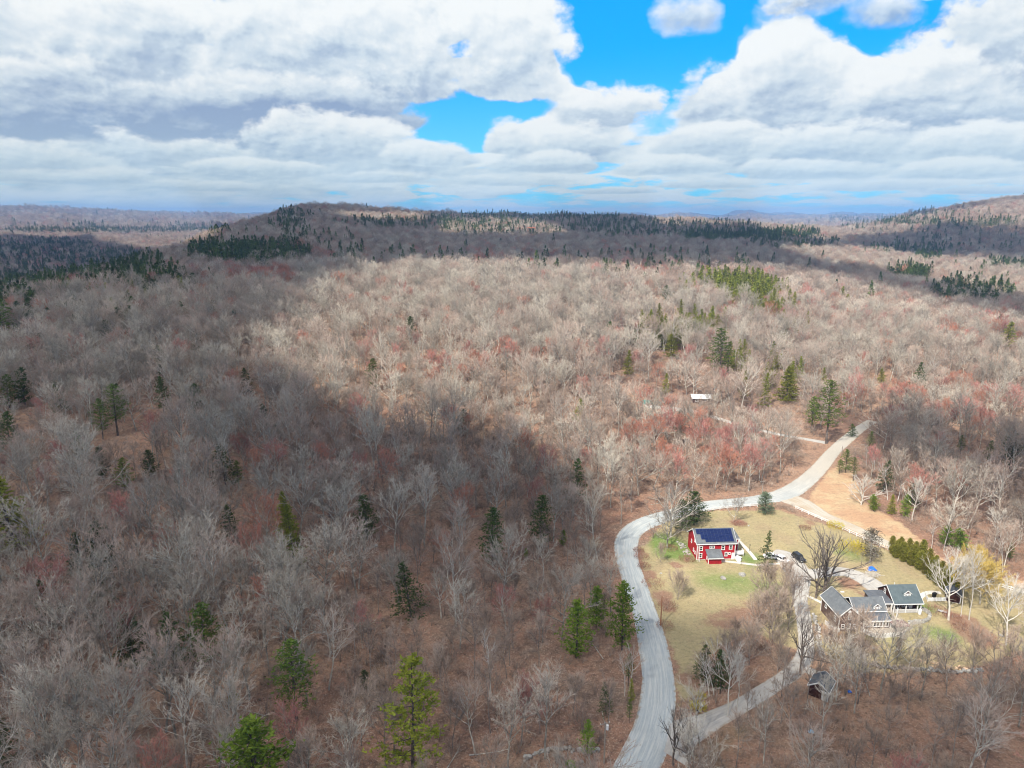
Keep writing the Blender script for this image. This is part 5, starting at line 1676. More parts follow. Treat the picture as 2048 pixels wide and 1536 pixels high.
# ------------------------------------------------------------------ clouds out of view above the land, shaped to cast its shade
def lit_px():
    """sunlit parts of the land, as outlines in the photograph at the height of the tree tops"""
    return [
        ([(640, 625), (700, 575), (800, 548), (930, 512), (1130, 508), (1300, 532), (1480, 520), (1600, 545), (1800, 590), (2060, 640), (2200, 700), (2200, 870), (2050, 850), (1850, 800), (1700, 780), (1640, 800), (1640, 860),
          (1800, 900), (1900, 960), (2080, 990), (2200, 1180), (2100, 1300), (1900, 1230), (1700, 1210), (1560, 1170), (1400, 1165), (1300, 1090), (1262, 1000), (1180, 900), (1080, 830), (960, 800), (860, 790), (760, 790), (650, 740), (560, 690)], 26),
        ([(1560, 492), (1640, 488), (1760, 498), (1850, 505), (2100, 520), (2150, 560), (2050, 585), (1900, 560), (1800, 548), (1650, 525)], 12),
        ([(880, 442), (1010, 436), (1130, 448), (1110, 462), (990, 468), (890, 462)], 9), ([(640, 420), (760, 421), (860, 432), (830, 441), (700, 438)], 7),
        ([(1740, 440), (1900, 415), (2010, 392), (2100, 392), (2150, 452), (1900, 452), (1760, 470), (1650, 482), (1600, 470)], 10),
        ([(180, 462), (430, 452), (440, 470), (300, 505), (200, 480)], 8), ([(-100, 450), (200, 452), (200, 460), (-100, 462)], 4),
        ([(1300, 432), (1800, 432), (1700, 462), (1600, 474), (1500, 452), (1330, 448)], 6),
    ]


CELL = 24.0
cx = np.arange(-1700, 3400, CELL); cyy = np.arange(-500, 5200, CELL)
CX, CY = np.meshgrid(cx, cyy, indexing='ij')
GZ = hgt(CX, CY) + 12
CPX, CPY, CD = proj(CX, CY, GZ)
litm = np.full(CX.shape, -9.0)
for poly, soft in lit_px():
    litm = np.maximum(litm, np.clip(sd_poly(CPX, CPY, poly) / soft, -9, 9))
litm[CD < 2] = -9
litm[(CPX > 2230) | (CPX < -150)] = -9
litm[np.hypot(CX, CY) > 4600] = 9
nz = sum(np.sin(CX * f * math.cos(t) + CY * f * math.sin(t) + p) * a for f, t, p, a in ((.013, .4, 1, .5), (.021, 1.9, 2, .4), (.034, 2.9, 0, .35), (.055, .9, 4, .3), (.09, 2.2, 1, .25), (.14, 1.2, 3, .2)))
shade = np.clip(0.5 - (litm + 0.55 * nz) * 0.55, 0, 1)         # 1 under the thick of a cloud
deep = np.clip(1.25 - np.sqrt(((CPX - 860) / 480) ** 2 + ((CPY - 880) / 200) ** 2), 0, 1) + np.clip((560 - CPY) / 60, 0, 1)
shade = shade * (0.56 + 0.44 * np.clip(deep, 0, 1))           # thinner cloud over the near woods
CA = 1350.0
tt = (CA - GZ) / sun_dir.z
QX, QY = CX + sun_dir.x * tt, CY + sun_dir.y * tt
keep = shade > 0.02
ids = -np.ones(CX.shape, int); ids[keep] = np.arange(keep.sum())
top = np.full(CX.shape, CA) + 10 + shade * (150 + 60 * nz) * 0.8
bot = np.full(CX.shape, CA) - shade * (12 + 6 * nz)
a, b, c, d = ids[:-1, :-1], ids[1:, :-1], ids[1:, 1:], ids[:-1, 1:]
ok = (a >= 0) & (b >= 0) & (c >= 0) & (d >= 0)
Fb = np.stack([a[ok], b[ok], c[ok], d[ok]], 1)
def lean(zz):
    k_ = (zz - CA) / sun_dir.z
    return np.stack([(QX + sun_dir.x * k_)[keep], (QY + sun_dir.y * k_)[keep], zz[keep]], 1)


Vb, Vt = lean(bot), lean(top)
V = np.concatenate([Vb, Vt]); F = np.concatenate([Fb[:, ::-1], Fb + len(Vb)])
m_, N, b_ = new_mat('cloud_vapour')
tr = N.n.new('ShaderNodeBsdfTransparent'); tl = N.n.new('ShaderNodeBsdfTranslucent'); df = N.n.new('ShaderNodeBsdfDiffuse')
tl.inputs[0].default_value = (0.95, 0.95, 0.97, 1); df.inputs[0].default_value = (0.92, 0.92, 0.94, 1)
m1 = N.n.new('ShaderNodeMixShader'); m1.inputs[0].default_value = 0.5
N.l.new(tl.outputs[0], m1.inputs[1]); N.l.new(df.outputs[0], m1.inputs[2])
m2 = N.n.new('ShaderNodeMixShader')
N.put(m2.inputs[0], N.step(N.m('ADD', N.attr('thick'), N.m('MULTIPLY', N.m('SUBTRACT', N.noise(N.n.new('ShaderNodeNewGeometry').outputs['Position'], 0.012, 5, 0.6), 0.5), 0.5)), 0.12, 0.85, 0.0, 0.92))
N.l.new(tr.outputs[0], m2.inputs[1]); N.l.new(m1.outputs[0], m2.inputs[2])
N.l.new(m2.outputs[0], [n for n in N.n if n.type == 'OUTPUT_MATERIAL'][0].inputs[0])
N.n.remove(b_)
cl = link('clouds', mesh_np('clouds', V, F, [m_], None, True, {'thick': np.concatenate([shade[keep], shade[keep]])}))
tag(cl, 'unseen clouds over the woods, shaped to shade the land', kind='structure')

# ------------------------------------------------------------------ haze
hb = MB().box(-13800, 13800, -13800, 13800, -90, 235)
hm = bpy.data.materials.new('haze'); hm.use_nodes = True
hn = hm.node_tree; hn.nodes.clear()
pv = hn.nodes.new('ShaderNodeVolumePrincipled'); ho = hn.nodes.new('ShaderNodeOutputMaterial')
pv.inputs['Color'].default_value = (0.32, 0.58, 1.0, 1)
pv.inputs['Density'].default_value = HAZE
pv.inputs['Anisotropy'].default_value = 0.0
hn.links.new(pv.outputs[0], ho.inputs['Volume'])
tag(hb.build('haze', hm), 'thin blue air over the distant hills', kind='stuff')

# ------------------------------------------------------------------ buildings
RED = mat('red_boards', (0.40, 0.018, 0.028), 0.65, (0.30, 0.012, 0.02), 0.8, 0.8)
REDDK = mat('red_door', (0.33, 0.016, 0.022), 0.6)
BROWN = mat('brown_boards', (0.062, 0.024, 0.018), 0.75, (0.045, 0.017, 0.014), 1.2)
BROWN2 = mat('weathered_brown_boards', (0.14, 0.10, 0.085), 0.8, (0.10, 0.06, 0.05), 1.5)
WHITE = mat('white_paint', (0.80, 0.80, 0.79), 0.55, (0.70, 0.70, 0.68), 1.6)
SHING = mat('grey_shingles', (0.15, 0.165, 0.175), 0.9, (0.115, 0.125, 0.135), 1.1, bump=0.4, bscale=7)
SHING_G = mat('slate_green_shingles', (0.105, 0.135, 0.145), 0.9, (0.08, 0.105, 0.115), 1.3, bump=0.4, bscale=7)
SHING_D = mat('dark_shingles', (0.125, 0.135, 0.15), 0.9, (0.09, 0.10, 0.115), 1.3, bump=0.4, bscale=7)
GLASS = mat('dark_glass', (0.012, 0.016, 0.02), 0.12, spec=0.6)
PANEL = mat('solar_cells', (0.003, 0.012, 0.062), 0.3, (0.004, 0.016, 0.085), 0.7, spec=0.4)
ALU = mat('dark_frame_metal', (0.03, 0.035, 0.06), 0.45)
STONE = mat('field_stone', (0.42, 0.40, 0.36), 0.95, (0.28, 0.27, 0.25), 1.5, bump=0.6, bscale=4, rnd=0.2)
CONC = mat('concrete', (0.50, 0.48, 0.44), 0.9, (0.40, 0.385, 0.36), 1.0)
PATIO = mat('patio_stone', (0.50, 0.44, 0.36), 0.9, (0.40, 0.35, 0.29), 0.7)
CANVAS = mat('brown_canvas', (0.22, 0.15, 0.14), 0.9, (0.18, 0.125, 0.115), 0.8)
BLACK = mat('black_metal', (0.02, 0.02, 0.022), 0.5)
POLE = mat('pole_wood', (0.36, 0.31, 0.26), 0.9, (0.25, 0.21, 0.18), 1.0)
POLE_R = mat('pole_wood_red', (0.33, 0.15, 0.08), 0.9, (0.25, 0.12, 0.07), 1.0)
TANKW = mat('white_tank_paint', (0.86, 0.86, 0.86), 0.35)
BLUE = mat('blue_tarp', (0.02, 0.16, 0.62), 0.45, (0.015, 0.11, 0.48), 1.5, bump=0.6, bscale=3)
CARW = mat('white_car_paint', (0.80, 0.80, 0.80), 0.25, spec=0.5)
CARB = mat('black_car_paint', (0.02, 0.021, 0.025), 0.22, spec=0.5)
RUBBER = mat('tyre_rubber', (0.02, 0.02, 0.02), 0.85)
RIM = mat('wheel_rim', (0.45, 0.45, 0.46), 0.35, metal=0.7)
LAMP = mat('lamp_lens', (0.75, 0.75, 0.72), 0.2)
TAILM = mat('tail_lens', (0.35, 0.01, 0.01), 0.3)
LOGM = mat('split_wood', (0.62, 0.46, 0.30), 0.9, (0.45, 0.32, 0.2), 2.0, rnd=0.25)
DECK = mat('deck_boards', (0.33, 0.30, 0.27), 0.9, (0.27, 0.245, 0.22), 1.4)
ROOFRED = mat('rusty_roof', (0.38, 0.12, 0.07), 0.8)
GREENP = mat('green_tarp', (0.10, 0.24, 0.20), 0.6)


def place(px, py, rot, name, cat, label, group=None, up=0.0):
    o = empty(name, at(px, py) + Vector((0, 0, up)), R(rot))
    return tag(o, label, cat, group)


def win(par, face, c0, u, z, w, h, rows=2, cols=1, label=None, frame=0.10):
    """white framed window: > window > pane.  face 'front' faces -y, 'left' faces -x, 'right' +x"""
    f = MB()
    def B(m, u0, u1, z0, z1, p0, p1):
        if face == 'front': m.box(u0, u1, c0 - p1, c0 - p0, z0, z1)
        elif face == 'left': m.box(c0 - p1, c0 - p0, u0, u1, z0, z1)
        else: m.box(c0 + p0, c0 + p1, u0, u1, z0, z1)
    t = frame
    B(f, u - w / 2 - t, u - w / 2, z, z + h, 0.0, 0.07); B(f, u + w / 2, u + w / 2 + t, z, z + h, 0.0, 0.07)
    B(f, u - w / 2 - t - .03, u + w / 2 + t + .03, z + h, z + h + t, 0.0, 0.09); B(f, u - w / 2 - t - .04, u + w / 2 + t + .04, z - t, z, 0.0, 0.12)
    for k in range(1, rows): B(f, u - w / 2, u + w / 2, z + h * k / rows - .04, z + h * k / rows + .04, 0.02, 0.06)
    for k in range(1, cols): B(f, u - w / 2 + w * k / cols - .04, u - w / 2 + w * k / cols + .04, z, z + h, 0.022, 0.062)
    o = f.build('window', WHITE, par)
    g = MB(); B(g, u - w / 2, u + w / 2, z, z + h, 0.003, 0.018)
    g.build('pane', GLASS, o)
    return o


def walls(par, x0, x1, y0, y1, h, ridge, m, name='wall', axis='x', ry=None, base=-0.4, hb=None):
    """gabled box; ridge runs along axis"""
    hb = hb or h
    if axis == 'x':
        ry = (y0 + y1) / 2 if ry is None else ry
        return MB().prism([(y0, base), (y1, base), (y1, hb), (ry, ridge), (y0, h)], 'x', x0, x1).build(name, m, par)
    rx = (x0 + x1) / 2 if ry is None else ry
    return MB().prism([(x0, base), (x1, base), (x1, hb), (rx, ridge), (x0, h)], 'y', y0, y1).build(name, m, par)


def roof(par, x0, x1, y0, y1, h, ridge, m, axis='x', ov=0.35, ry=None, t=0.16, hb=None, trim=True, lift=0.03, og=None):
    """two slopes as one roof, with white fascia boards as sub-parts"""
    hb = hb or h
    og = ov if og is None else og
    a0, a1 = (y0, y1) if axis == 'x' else (x0, x1)
    r = (a0 + a1) / 2 if ry is None else ry
    s0 = (ridge - h) / (r - a0); s1 = (ridge - hb) / (a1 - r)
    e0, e1 = a0 - ov, a1 + ov
    prof = [(e0, h - s0 * ov + lift), (r, ridge + lift), (e1, hb - s1 * ov + lift), (e1, hb - s1 * ov + t + lift), (r, ridge + t + lift), (e0, h - s0 * ov + t + lift)]
    b0, b1 = (x0 - og, x1 + og) if axis == 'x' else (y0 - og, y1 + og)
    o = MB().prism(prof, axis, b0, b1).build('roof', m, par)
    if trim:
        f = MB()
        P = lambda u, a, z: (u, a, z) if axis == 'x' else (a, u, z)
        for b in (b0 - .03, b1 + .03):
            f.bar(P(b, e0, h - s0 * ov + t * .45 + lift), P(b, r, ridge + t * .45 + lift), .06, t + .08)
            f.bar(P(b, r, ridge + t * .45 + lift), P(b, e1, hb - s1 * ov + t * .45 + lift), .06, t + .08)
        for e, z in ((e0 - .04, h - s0 * ov), (e1 + .04, hb - s1 * ov)):
            f.bar(P(b0 - .02, e, z + t * .4 + lift), P(b1 + .02, e, z + t * .4 + lift), .08, t + .06)
        f.build('fascia', WHITE, o)
    return o


def corner(par, pts, h0, h1, w=.16):
    f = MB()
    for x_, y_ in pts:
        f.box(x_ - w / 2, x_ + w / 2, y_ - w / 2, y_ + w / 2, h0, h1 if not isinstance(h1, dict) else h1[(x_, y_)])
    return f.build('corner_board', WHITE, par)


# ---- red barn
bn = place(1393, 1120, 3, 'red_barn', 'barn', 'big red barn with white trim and a roof full of blue solar panels')
walls(bn, 0, 10.9, 0, 8.4, 5.1, 7.7, RED, ry=3.9, hb=4.7)
rf = roof(bn, 0, 10.9, 0, 8.4, 5.1, 7.7, SHING, ry=3.9, hb=4.7, ov=.4)
for x_ in (0, 10.9):
    corner(bn, [(x_, 0)], -.3, 5.0, .17)
sl = Vector((0, 3.9 + .4, 7.7 - 5.1 + .27)).normalized()          # up the front slope
nrm = Vector((0, -sl.z, sl.y))
p_me = None
e_ = Vector((0, -.4, 5.1 - .27 + .19))
rows_ = [(1, 1.45), (2, 1.15), (3, .75), (4, .22), (5, .22)]
for i, (k, xs) in enumerate(rows_):
    n_ = int((10.62 - xs) / 1.03)
    for j in range(n_):
        xx = 10.62 - (j + 1) * 1.03
        org = e_ + sl * (0.62 + (k - 1) * 0.86) + nrm * 0.05 + Vector((xx, 0, 0))
        if p_me is None:
            q = MB(); a, b = Vector((1, 0, 0)), sl
            c0 = [Vector((0, 0, 0)), a * .99, a * .99 + b * .82, b * .82]
            q.add([tuple(v) for v in c0] + [tuple(v + nrm * .04) for v in c0], [(0, 3, 2, 1), (4, 5, 6, 7), (0, 1, 5, 4), (1, 2, 6, 5), (2, 3, 7, 6), (3, 0, 4, 7)])
            o = q.build('solar_panel', PANEL, rf); p_me = o.data
        else:
            o = link('solar_panel', p_me, rf)
        o.location = org
for (u, z, w, h, r_, c_) in ((1.1, 3.0, .62, 1.1, 2, 1), (1.05, .85, .62, 1.1, 2, 1), (4.25, 3.65, 1.15, .5, 1, 3), (7.45, 3.1, .66, 1.15, 2, 1), (9.6, 3.2, .66, 1.1, 2, 1), (8.4, 1.15, .5, 0.95, 2, 1), (9.35, 1.6, .32, .42, 1, 1)):
    win(bn, 'front', 0, u, z, w, h, r_, c_, frame=.16)
for (u, z, w, h) in ((2.2, 4.6, .6, 1.1), (5.2, 3.0, .5, .8), (1.6, 1.2, .5, .7), (3.0, 1.3, .5, .8)):
    win(bn, 'left', 0, u, z, w, h, 2, 1, frame=.12)
MB().box(10.0, 10.75, -.08, .02, -.05, 2.0).build('door', WHITE, bn)
# shed-roofed annex at the front
an = walls(bn, 2.55, 6.3, -2.5, -.02, 1.9, 3.0, RED, 'annex_wall', ry=-.1, hb=2.95)
ar = MB().prism([(-3.0, 1.72), (0.0, 3.12), (0.0, 3.28), (-3.0, 1.88)], 'x', 2.3, 6.75).build('annex_roof', SHING, bn)
MB().bar((2.25, -3.03, 1.8), (6.8, -3.03, 1.8), .08, .2).build('fascia', WHITE, ar)
corner(bn, [(2.55, -2.5)], -.3, 1.8, .16)
gd = MB().box(3.2, 5.7, -2.56, -2.49, -.1, 1.35).build('garage_door', REDDK, bn)
gf = MB().box(3.08, 3.2, -2.6, -2.5, -.1, 1.47).box(5.7, 5.82, -2.6, -2.5, -.1, 1.47).box(3.2, 5.7, -2.6, -2.5, 1.352, 1.47).build('door_frame', RED, gd)
win(bn, 'left', 2.55, -1.3, .9, .5, .7, 2, 1)
# stair tower on the right
MB().box(11.0, 13.0, 3.2, 7.6, -.3, 4.6).build('tower_wall', RED, bn)
tr_ = MB().prism([(2.9, 4.65), (7.9, 5.3), (7.9, 5.46), (2.9, 4.81)], 'x', 11.25, 13.35).build('tower_roof', SHING, bn)
MB().bar((11.3, 2.86, 4.72), (13.4, 2.86, 4.72), .08, .2).build('fascia', WHITE, tr_)
corner(bn, [(13.0, 3.2)], -.3, 4.6, .15)
# landing with white parapet and rounded white steps
ld = MB().box(11.5, 14.2, 1.6, 3.1, .9, 1.05).build('landing', DECK, bn)
MB().box(11.5, 14.2, 1.55, 1.68, .55, 1.75).box(14.1, 14.22, 1.681, 3.1, .55, 1.75).build('parapet', WHITE, ld)
MB().tube([(11.7, 1.65, -.2), (11.7, 1.65, .55)], .07).tube([(14.1, 1.65, -.2), (14.1, 1.65, .55)], .07).build('post', WHITE, ld)
st = MB().prism([(11.15, -1.2), (12.6, -1.0), (13.1, -.1), (12.3, 1.2), (11.15, .9)], 'z', -.2, .55).build('steps', WHITE, bn)
MB().prism([(11.2, -1.9), (12.1, -1.6), (12.7, -1.02), (11.2, -1.21)], 'z', -.2, .25).build('lower_step', WHITE, st)
# foundation and stone bank on the left
MB().box(-.06, 10.96, -.06, -.001, -.4, .22).build('foundation', CONC, bn)
ld_ = empty('ladder', bn.matrix_world @ Vector((0, 0, 0)) if False else at(1396, 1124), R(3)); tag(ld_, 'pale ladder leaning on the front of the red barn', 'ladder')
for sx in (0, .42):
    MB().bar((sx, 0, 0), (sx, .95, 4.9), .06, .06).build('rail', WHITE, ld_)
rg = MB().bar((0, 0, 0), (.42, 0, 0), .04, .04).build('rung', WHITE, ld_); rg.location = (0, .06, .3)
for k in range(1, 14):
    q = link('rung', rg.data, ld_); t_ = (.3 + k * .34) / 4.9; q.location = (0, .95 * t_, 4.9 * t_)


def stone(px, py, size, label, seed, name='boulder', flat=.6, group=None, m=None):
    rs = np.random.RandomState(seed)
    b = bmesh.new(); bmesh.ops.create_icosphere(b, subdivisions=3, radius=1.0)
    dirs = rs.normal(size=(10, 3)); dirs /= np.linalg.norm(dirs, axis=1)[:, None]
    for v in b.verts:
        c = np.array(v.co)
        for d in dirs:
            k = c.dot(d) - 0.72
            if k > 0: c = c - d * k * .85
        c += rs.normal(size=3) * .018
        v.co = (c[0] * size, c[1] * size * .75, c[2] * size * flat)
    me = bpy.data.meshes.new(name); b.to_mesh(me); b.free(); me.materials.append(m or STONE)
    o = link(name, me); p = at(px, py); o.location = (p.x, p.y, p.z + size * flat * .25); o.rotation_euler = (0, 0, rs.rand() * 6)
    tag(o, label, 'boulder', group)
    return o


def rubble(par, name, n, x0, x1, y0, y1, smin, smax, m, seed, z=0.0, top=0.0):
    """stones of a heap or a wall, each its own part sharing a few meshes"""
    rs = np.random.RandomState(seed); mes = []
    for k in range(3):
        b = bmesh.new(); bmesh.ops.create_icosphere(b, subdivisions=1, radius=1.0)
        for v in b.verts: v.co *= .8 + .4 * rs.rand()
        me = bpy.data.meshes.new(name); b.to_mesh(me); b.free(); me.materials.append(m); mes.append(me)
    for k in range(n):
        t = rs.rand(); o = link(name, mes[k % 3], par)
        o.location = (x0 + (x1 - x0) * t, y0 + (y1 - y0) * (t if top < 0 else rs.rand()), z + rs.rand() * abs(top))
        s = smin + (smax - smin) * rs.rand(); o.scale = (s, s * .8, s * .6); o.rotation_euler = (0, 0, rs.rand() * 6)


bk = place(1380, 1104, 3, 'stone_bank', 'stone heap', 'heap of grey stones along the left wall of the red barn')
rubble(bk, 'stone', 46, -2.2, -.2, -2.2, 6.5, .18, .5, STONE, 3, 0, .3)
stone(1484, 1150, 1.25, 'large pale boulder on the lawn right of the barn path', 1, flat=.45)
stone(1447, 1157, 1.0, 'mossy grey boulder on the lawn, left of the pale one', 2, flat=.5)
stone(1497, 1052, .45, 'small boulder in the leafy bed behind the barn', 3)
stone(1322, 1147, .4, 'small pale stone on the bank inside the road bend', 4)
stone(752, 1092, .8, 'pale boulder alone among the leafless woods left of the road', 5)
stone(1163, 1524, .5, 'small grey stone beside the lowest utility pole', 6)
stone(2003, 1272, .6, 'round stone at the edge of the lower lawn on the right', 7)

# ---- brown house
hs = place(1787, 1227, 2, 'brown_house', 'house', 'dark brown house with slate green roof, white trimmed porch and long grey roofed wing')
H_, RG, DP, WD = 2.75, 5.55, 7.6, 6.8
walls(hs, 0, WD, 1.9, DP, 3.62, RG, BROWN, ry=3.8, hb=H_)
roof(hs, 0, WD, 0, DP, H_, RG, SHING_G, ry=3.8, ov=.3)
MB().box(-.02, WD + .02, .1, 1.88, -.3, .12).build('porch_floor', DECK, hs)
for x_ in (.05, 3.0, 5.9, WD - .08):
    MB().box(x_ - .09, x_ + .09, .02, .2, .1, H_ - .05).build('porch_post', WHITE, hs)
rl = MB().box(.4, 5.8, .06, .14, .95, 1.05).box(.4, 5.8, .06, .14, .2, .28)
for k in range(28): rl.box(.5 + k * .19, .56 + k * .19, .08, .12, .281, .949)
rl.build('porch_railing', WHITE, hs)
MB().box(4.95, 5.75, 1.86, 1.9, .12, 2.5).box(.1, .5, 1.86, 1.9, .12, 2.5).build('white_panel', WHITE, hs)
win(hs, 'front', 1.88, 1.6, .7, 1.7, 1.3, 1, 3); win(hs, 'front', 1.88, 3.9, .7, 1.5, 1.3, 1, 3)
win(hs, 'left', 0, 4.6, 3.1, .6, 1.0, 2, 1); win(hs, 'left', 0, 6.4, 1.5, .6, 1.0, 2, 1)
corner(hs, [(0, DP), (WD, DP)], -.3, H_, .14)


def dormer(par, x, y, z, w, back, m_roof, hh=1.05):
    """small gabled dormer with a double window"""
    d = MB().prism([(x - w / 2, z), (x + w / 2, z), (x + w / 2, z + hh), (x, z + hh + w * .42), (x - w / 2, z + hh)], 'y', y, y + back).build('dormer', WHITE, par)
    MB().prism([(x - w / 2 - .18, z + hh - .12), (x, z + hh + w * .46), (x + w / 2 + .18, z + hh - .12), (x + w / 2 + .18, z + hh), (x, z + hh + w * .46 + .13), (x - w / 2 - .18, z + hh)], 'y', y - .12, y + back + .1).build('dormer_roof', m_roof, d)
    MB().bar((x - w / 2 - .2, y - .16, z + hh - .05), (x, y - .16, z + hh + w * .46 + .06), .06, .16).bar((x, y - .162, z + hh + w * .46 + .06), (x + w / 2 + .2, y - .162, z + hh - .05), .06, .16).build('dormer_trim', WHITE, d)
    MB().prism([(x - w * .33, z + hh + .07), (x + w * .33, z + hh + .07), (x, z + hh + w * .36)], 'y', y - .03, y - .005).build('dormer_gable', BROWN, d)
    for s_ in (-1, 1):
        win(par, 'front', y, x + s_ * w * .22, z + .18, w * .24, hh * .68, 2, 1, frame=.05)
    return d


dormer(hs, 3.75, 1.35, 3.45, 1.7, 2.2, SHING_G)
MB().tube([(2.2, 4.6, 4.9), (2.2, 4.6, 5.75)], .07).build('vent_pipe', WHITE, hs)
# low link and entry roof between house and wing
MB().box(-4.5, -.1, 1.2, 5.6, -.3, 2.45).build('link_wall', BROWN2, hs)
MB().prism([(0.1, 2.5), (5.8, 3.0), (5.8, 3.15), (.1, 2.65)], 'x', -4.9, -.08).build('entry_roof', SHING_D, hs)
MB().bar((-4.9, .06, 2.58), (-.06, .06, 2.58), .08, .22).build('entry_fascia', WHITE, hs)
for x_, y_ in ((-.15, -.1), (-.15, -1.6), (-.75, -.1), (-4.7, .15)):
    MB().box(x_ - .09, x_ + .09, y_ - .09, y_ + .09, -.2, 2.5).build('entry_post', WHITE, hs)
# middle wing
walls(hs, -11.6, -4.6, -4.3, 1.4, 3.6, 5.45, BROWN2, 'wing_wall', ry=-1.6)
wr = roof(hs, -12.4, -4.6, -4.3, 1.4, 3.6, 5.5, SHING, ry=-1.6, ov=.3, og=.15)
dormer(hs, -6.9, -4.15, 3.5, 1.6, 1.9, SHING, .95)
# sunroom
sun_ = MB().box(-11.0, -4.5, -6.3, -4.35, -.4, 2.05).build('sunroom_wall', BROWN2, hs)
sr = MB().prism([(-6.6, 2.12), (-4.32, 3.1), (-4.32, 3.24), (-6.6, 2.26)], 'x', -11.2, -4.3).build('sunroom_roof', SHING_D, hs)
MB().bar((-11.25, -6.64, 2.16), (-4.25, -6.64, 2.16), .08, .24).build('fascia', WHITE, sr)
MB().box(-11.0, -4.9, -6.4, -6.303, .5, .62).box(-11.0, -4.9, -6.4, -6.303, 1.82, 1.96).build('sunroom_sill', WHITE, hs)
for k in range(8):
    win(hs, 'front', -6.3, -10.55 + k * .76, .66, .46, 1.12, 1, 1, frame=.09)
corner(hs, [(-11.0, -6.3), (-4.5, -6.3)], -.3, 2.05, .18)
# left wing, gable to the front
lw = empty('left', (0, 0, 0)); bpy.data.objects.remove(lw)
pL = at(1676, 1262); iv = hs.matrix_basis.inverted() if False else None
bpy.context.view_layer.update()
mwi = hs.matrix_world.inverted(); q0 = mwi @ Vector((pL.x, pL.y, pL.z))
X0, Y0_ = q0.x, q0.y
walls(hs, X0, X0 + 4.6, Y0_, Y0_ + 8.9, 4.1, 6.2, BROWN2, 'left_wing_wall', axis='y')
lr = roof(hs, X0, X0 + 4.6, Y0_, Y0_ + 8.9, 4.1, 6.2, SHING, axis='y', ov=.4, og=.35)
corner(hs, [(X0, Y0_), (X0, Y0_ + 8.9), (X0 + 4.6, Y0_)], -.3, 4.0, .15)
for u, z in ((Y0_ + 1.9, 1.6), (Y0_ + 6.6, 2.2)):
    win(hs, 'left', X0, u, z, .62, 1.15, 2, 1)
for u, z in ((X0 + 1.0, .6), (X0 + 2.4, 3.1), (X0 + 2.4, .7), (X0 + 3.8, .6)):
    win(hs, 'front', Y0_, u, z, .6, 1.05, 2, 1)
ov_ = MB().tube([(X0 + 2.3, Y0_ - .05, 4.95), (X0 + 2.3, Y0_ - .002, 4.95)], .38, 12).build('round_vent', WHITE, hs)
ov_.scale = (1, 1, 1)
MB().box(X0 + 4.4, X0 + 5.3, Y0_ + 8.6, Y0_ + 8.9, 5.0, 5.12).build('ridge_cap', WHITE, hs)
# side deck by the left wing
sd = MB().prism([(X0 - 1.6, Y0_ + 3.2), (X0 - 1.6, Y0_ + 1.2), (X0 - .6, Y0_ - .2), (X0 - .05, Y0_ - .4), (X0 - .05, Y0_ + 3.2)], 'z', .0, .7).build('side_deck', DECK, hs)
f = MB()
pp = [(X0 - 1.66, Y0_ + 3.2), (X0 - 1.66, Y0_ + 1.2), (X0 - .65, Y0_ - .28), (X0 + .1, Y0_ - .5)]
for a, b in zip(pp[:-1], pp[1:]):
    f.bar((*a, .5), (*b, .5), .05, 1.0)
f.build('parapet', WHITE, sd)
# terrace with white railing
T_ = [mwi @ at(a, b) for a, b in ((1722, 1262), (1730, 1268), (1753, 1276), (1807, 1273), (1818, 1253), (1800, 1240), (1789, 1233))]
tp = [(v.x, v.y) for v in T_] + [(-.3, -.15), (-4.4, -.15), (-4.4, -6.38), (-10.9, -6.38)]
MB().prism(tp, 'z', -.3, .18).build('terrace', PATIO, hs)
for i, (a, b) in enumerate(zip(tp[0:4], tp[1:5])):
    a = Vector((*a, 0)); b = Vector((*b, 0)); L = (b - a).length
    r_ = MB().bar(a + Vector((0, 0, 1.05)), b + Vector((0, 0, 1.05)), .1, .08).bar(a + Vector((0, 0, .3)), b + Vector((0, 0, .3)), .06, .06)
    n_ = max(2, int(L / .16))
    for k in range(n_):
        p = a + (b - a) * ((k + .5) / n_); r_.box(p.x - .03, p.x + .03, p.y - .03, p.y + .03, .31, 1.02)
    r_.build('terrace_railing', WHITE, hs)
    for p in (a, (a + b) / 2):
        MB().box(p.x - .07, p.x + .07, p.y - .07, p.y + .07, .18, 1.2).build('railing_post', WHITE, hs)
sk = MB()
for a, b in zip(tp[0:4], tp[1:5]):
    sk.bar((a[0], a[1], -.1), (b[0], b[1], -.1), .06, .5)
sk.build('terrace_skirt', WHITE, hs)

# gazebo, tank, planters
gz = place(1797, 1262, 8, 'gazebo', 'gazebo', 'garden canopy with brown fabric roof on the terrace of the brown house')
gp = [(-1.7, -1.3), (1.7, -1.3), (1.7, 1.3), (-1.7, 1.3)]
MB().add([(x_ * 1.08, y_ * 1.1, 2.05) for x_, y_ in gp] + [(-.5, 0, 2.75), (.5, 0, 2.75)] + [(x_ * 1.08, y_ * 1.1, 1.9) for x_, y_ in gp],
         [(0, 1, 5, 4), (1, 2, 5), (2, 3, 4, 5), (3, 0, 4), (0, 6, 7, 1), (1, 7, 8, 2), (2, 8, 9, 3), (3, 9, 6, 0), (6, 9, 8, 7)]).build('canopy', CANVAS, gz)
for x_, y_ in gp:
    MB().tube([(x_, y_, .15), (x_, y_, 2.0)], .05).build('leg', BLACK, gz)
tk = place(1839, 1229, 0, 'gas_tank', 'tank', 'upright white gas tank at the corner of the porch')
MB().tube([(0, 0, .05), (0, 0, .15), (0, 0, 1.25), (0, 0, 1.45), (0, 0, 1.52)], [.34, .38, .38, .28, .1], 14).build('body', TANKW, tk, True)
MB().tube([(0, 0, -.1), (0, 0, .06)], .3, 12).build('foot', CONC, tk)
MB().tube([(0, 0, 1.5), (0, 0, 1.66)], .1, 8).build('valve_cap', WHITE, tk)
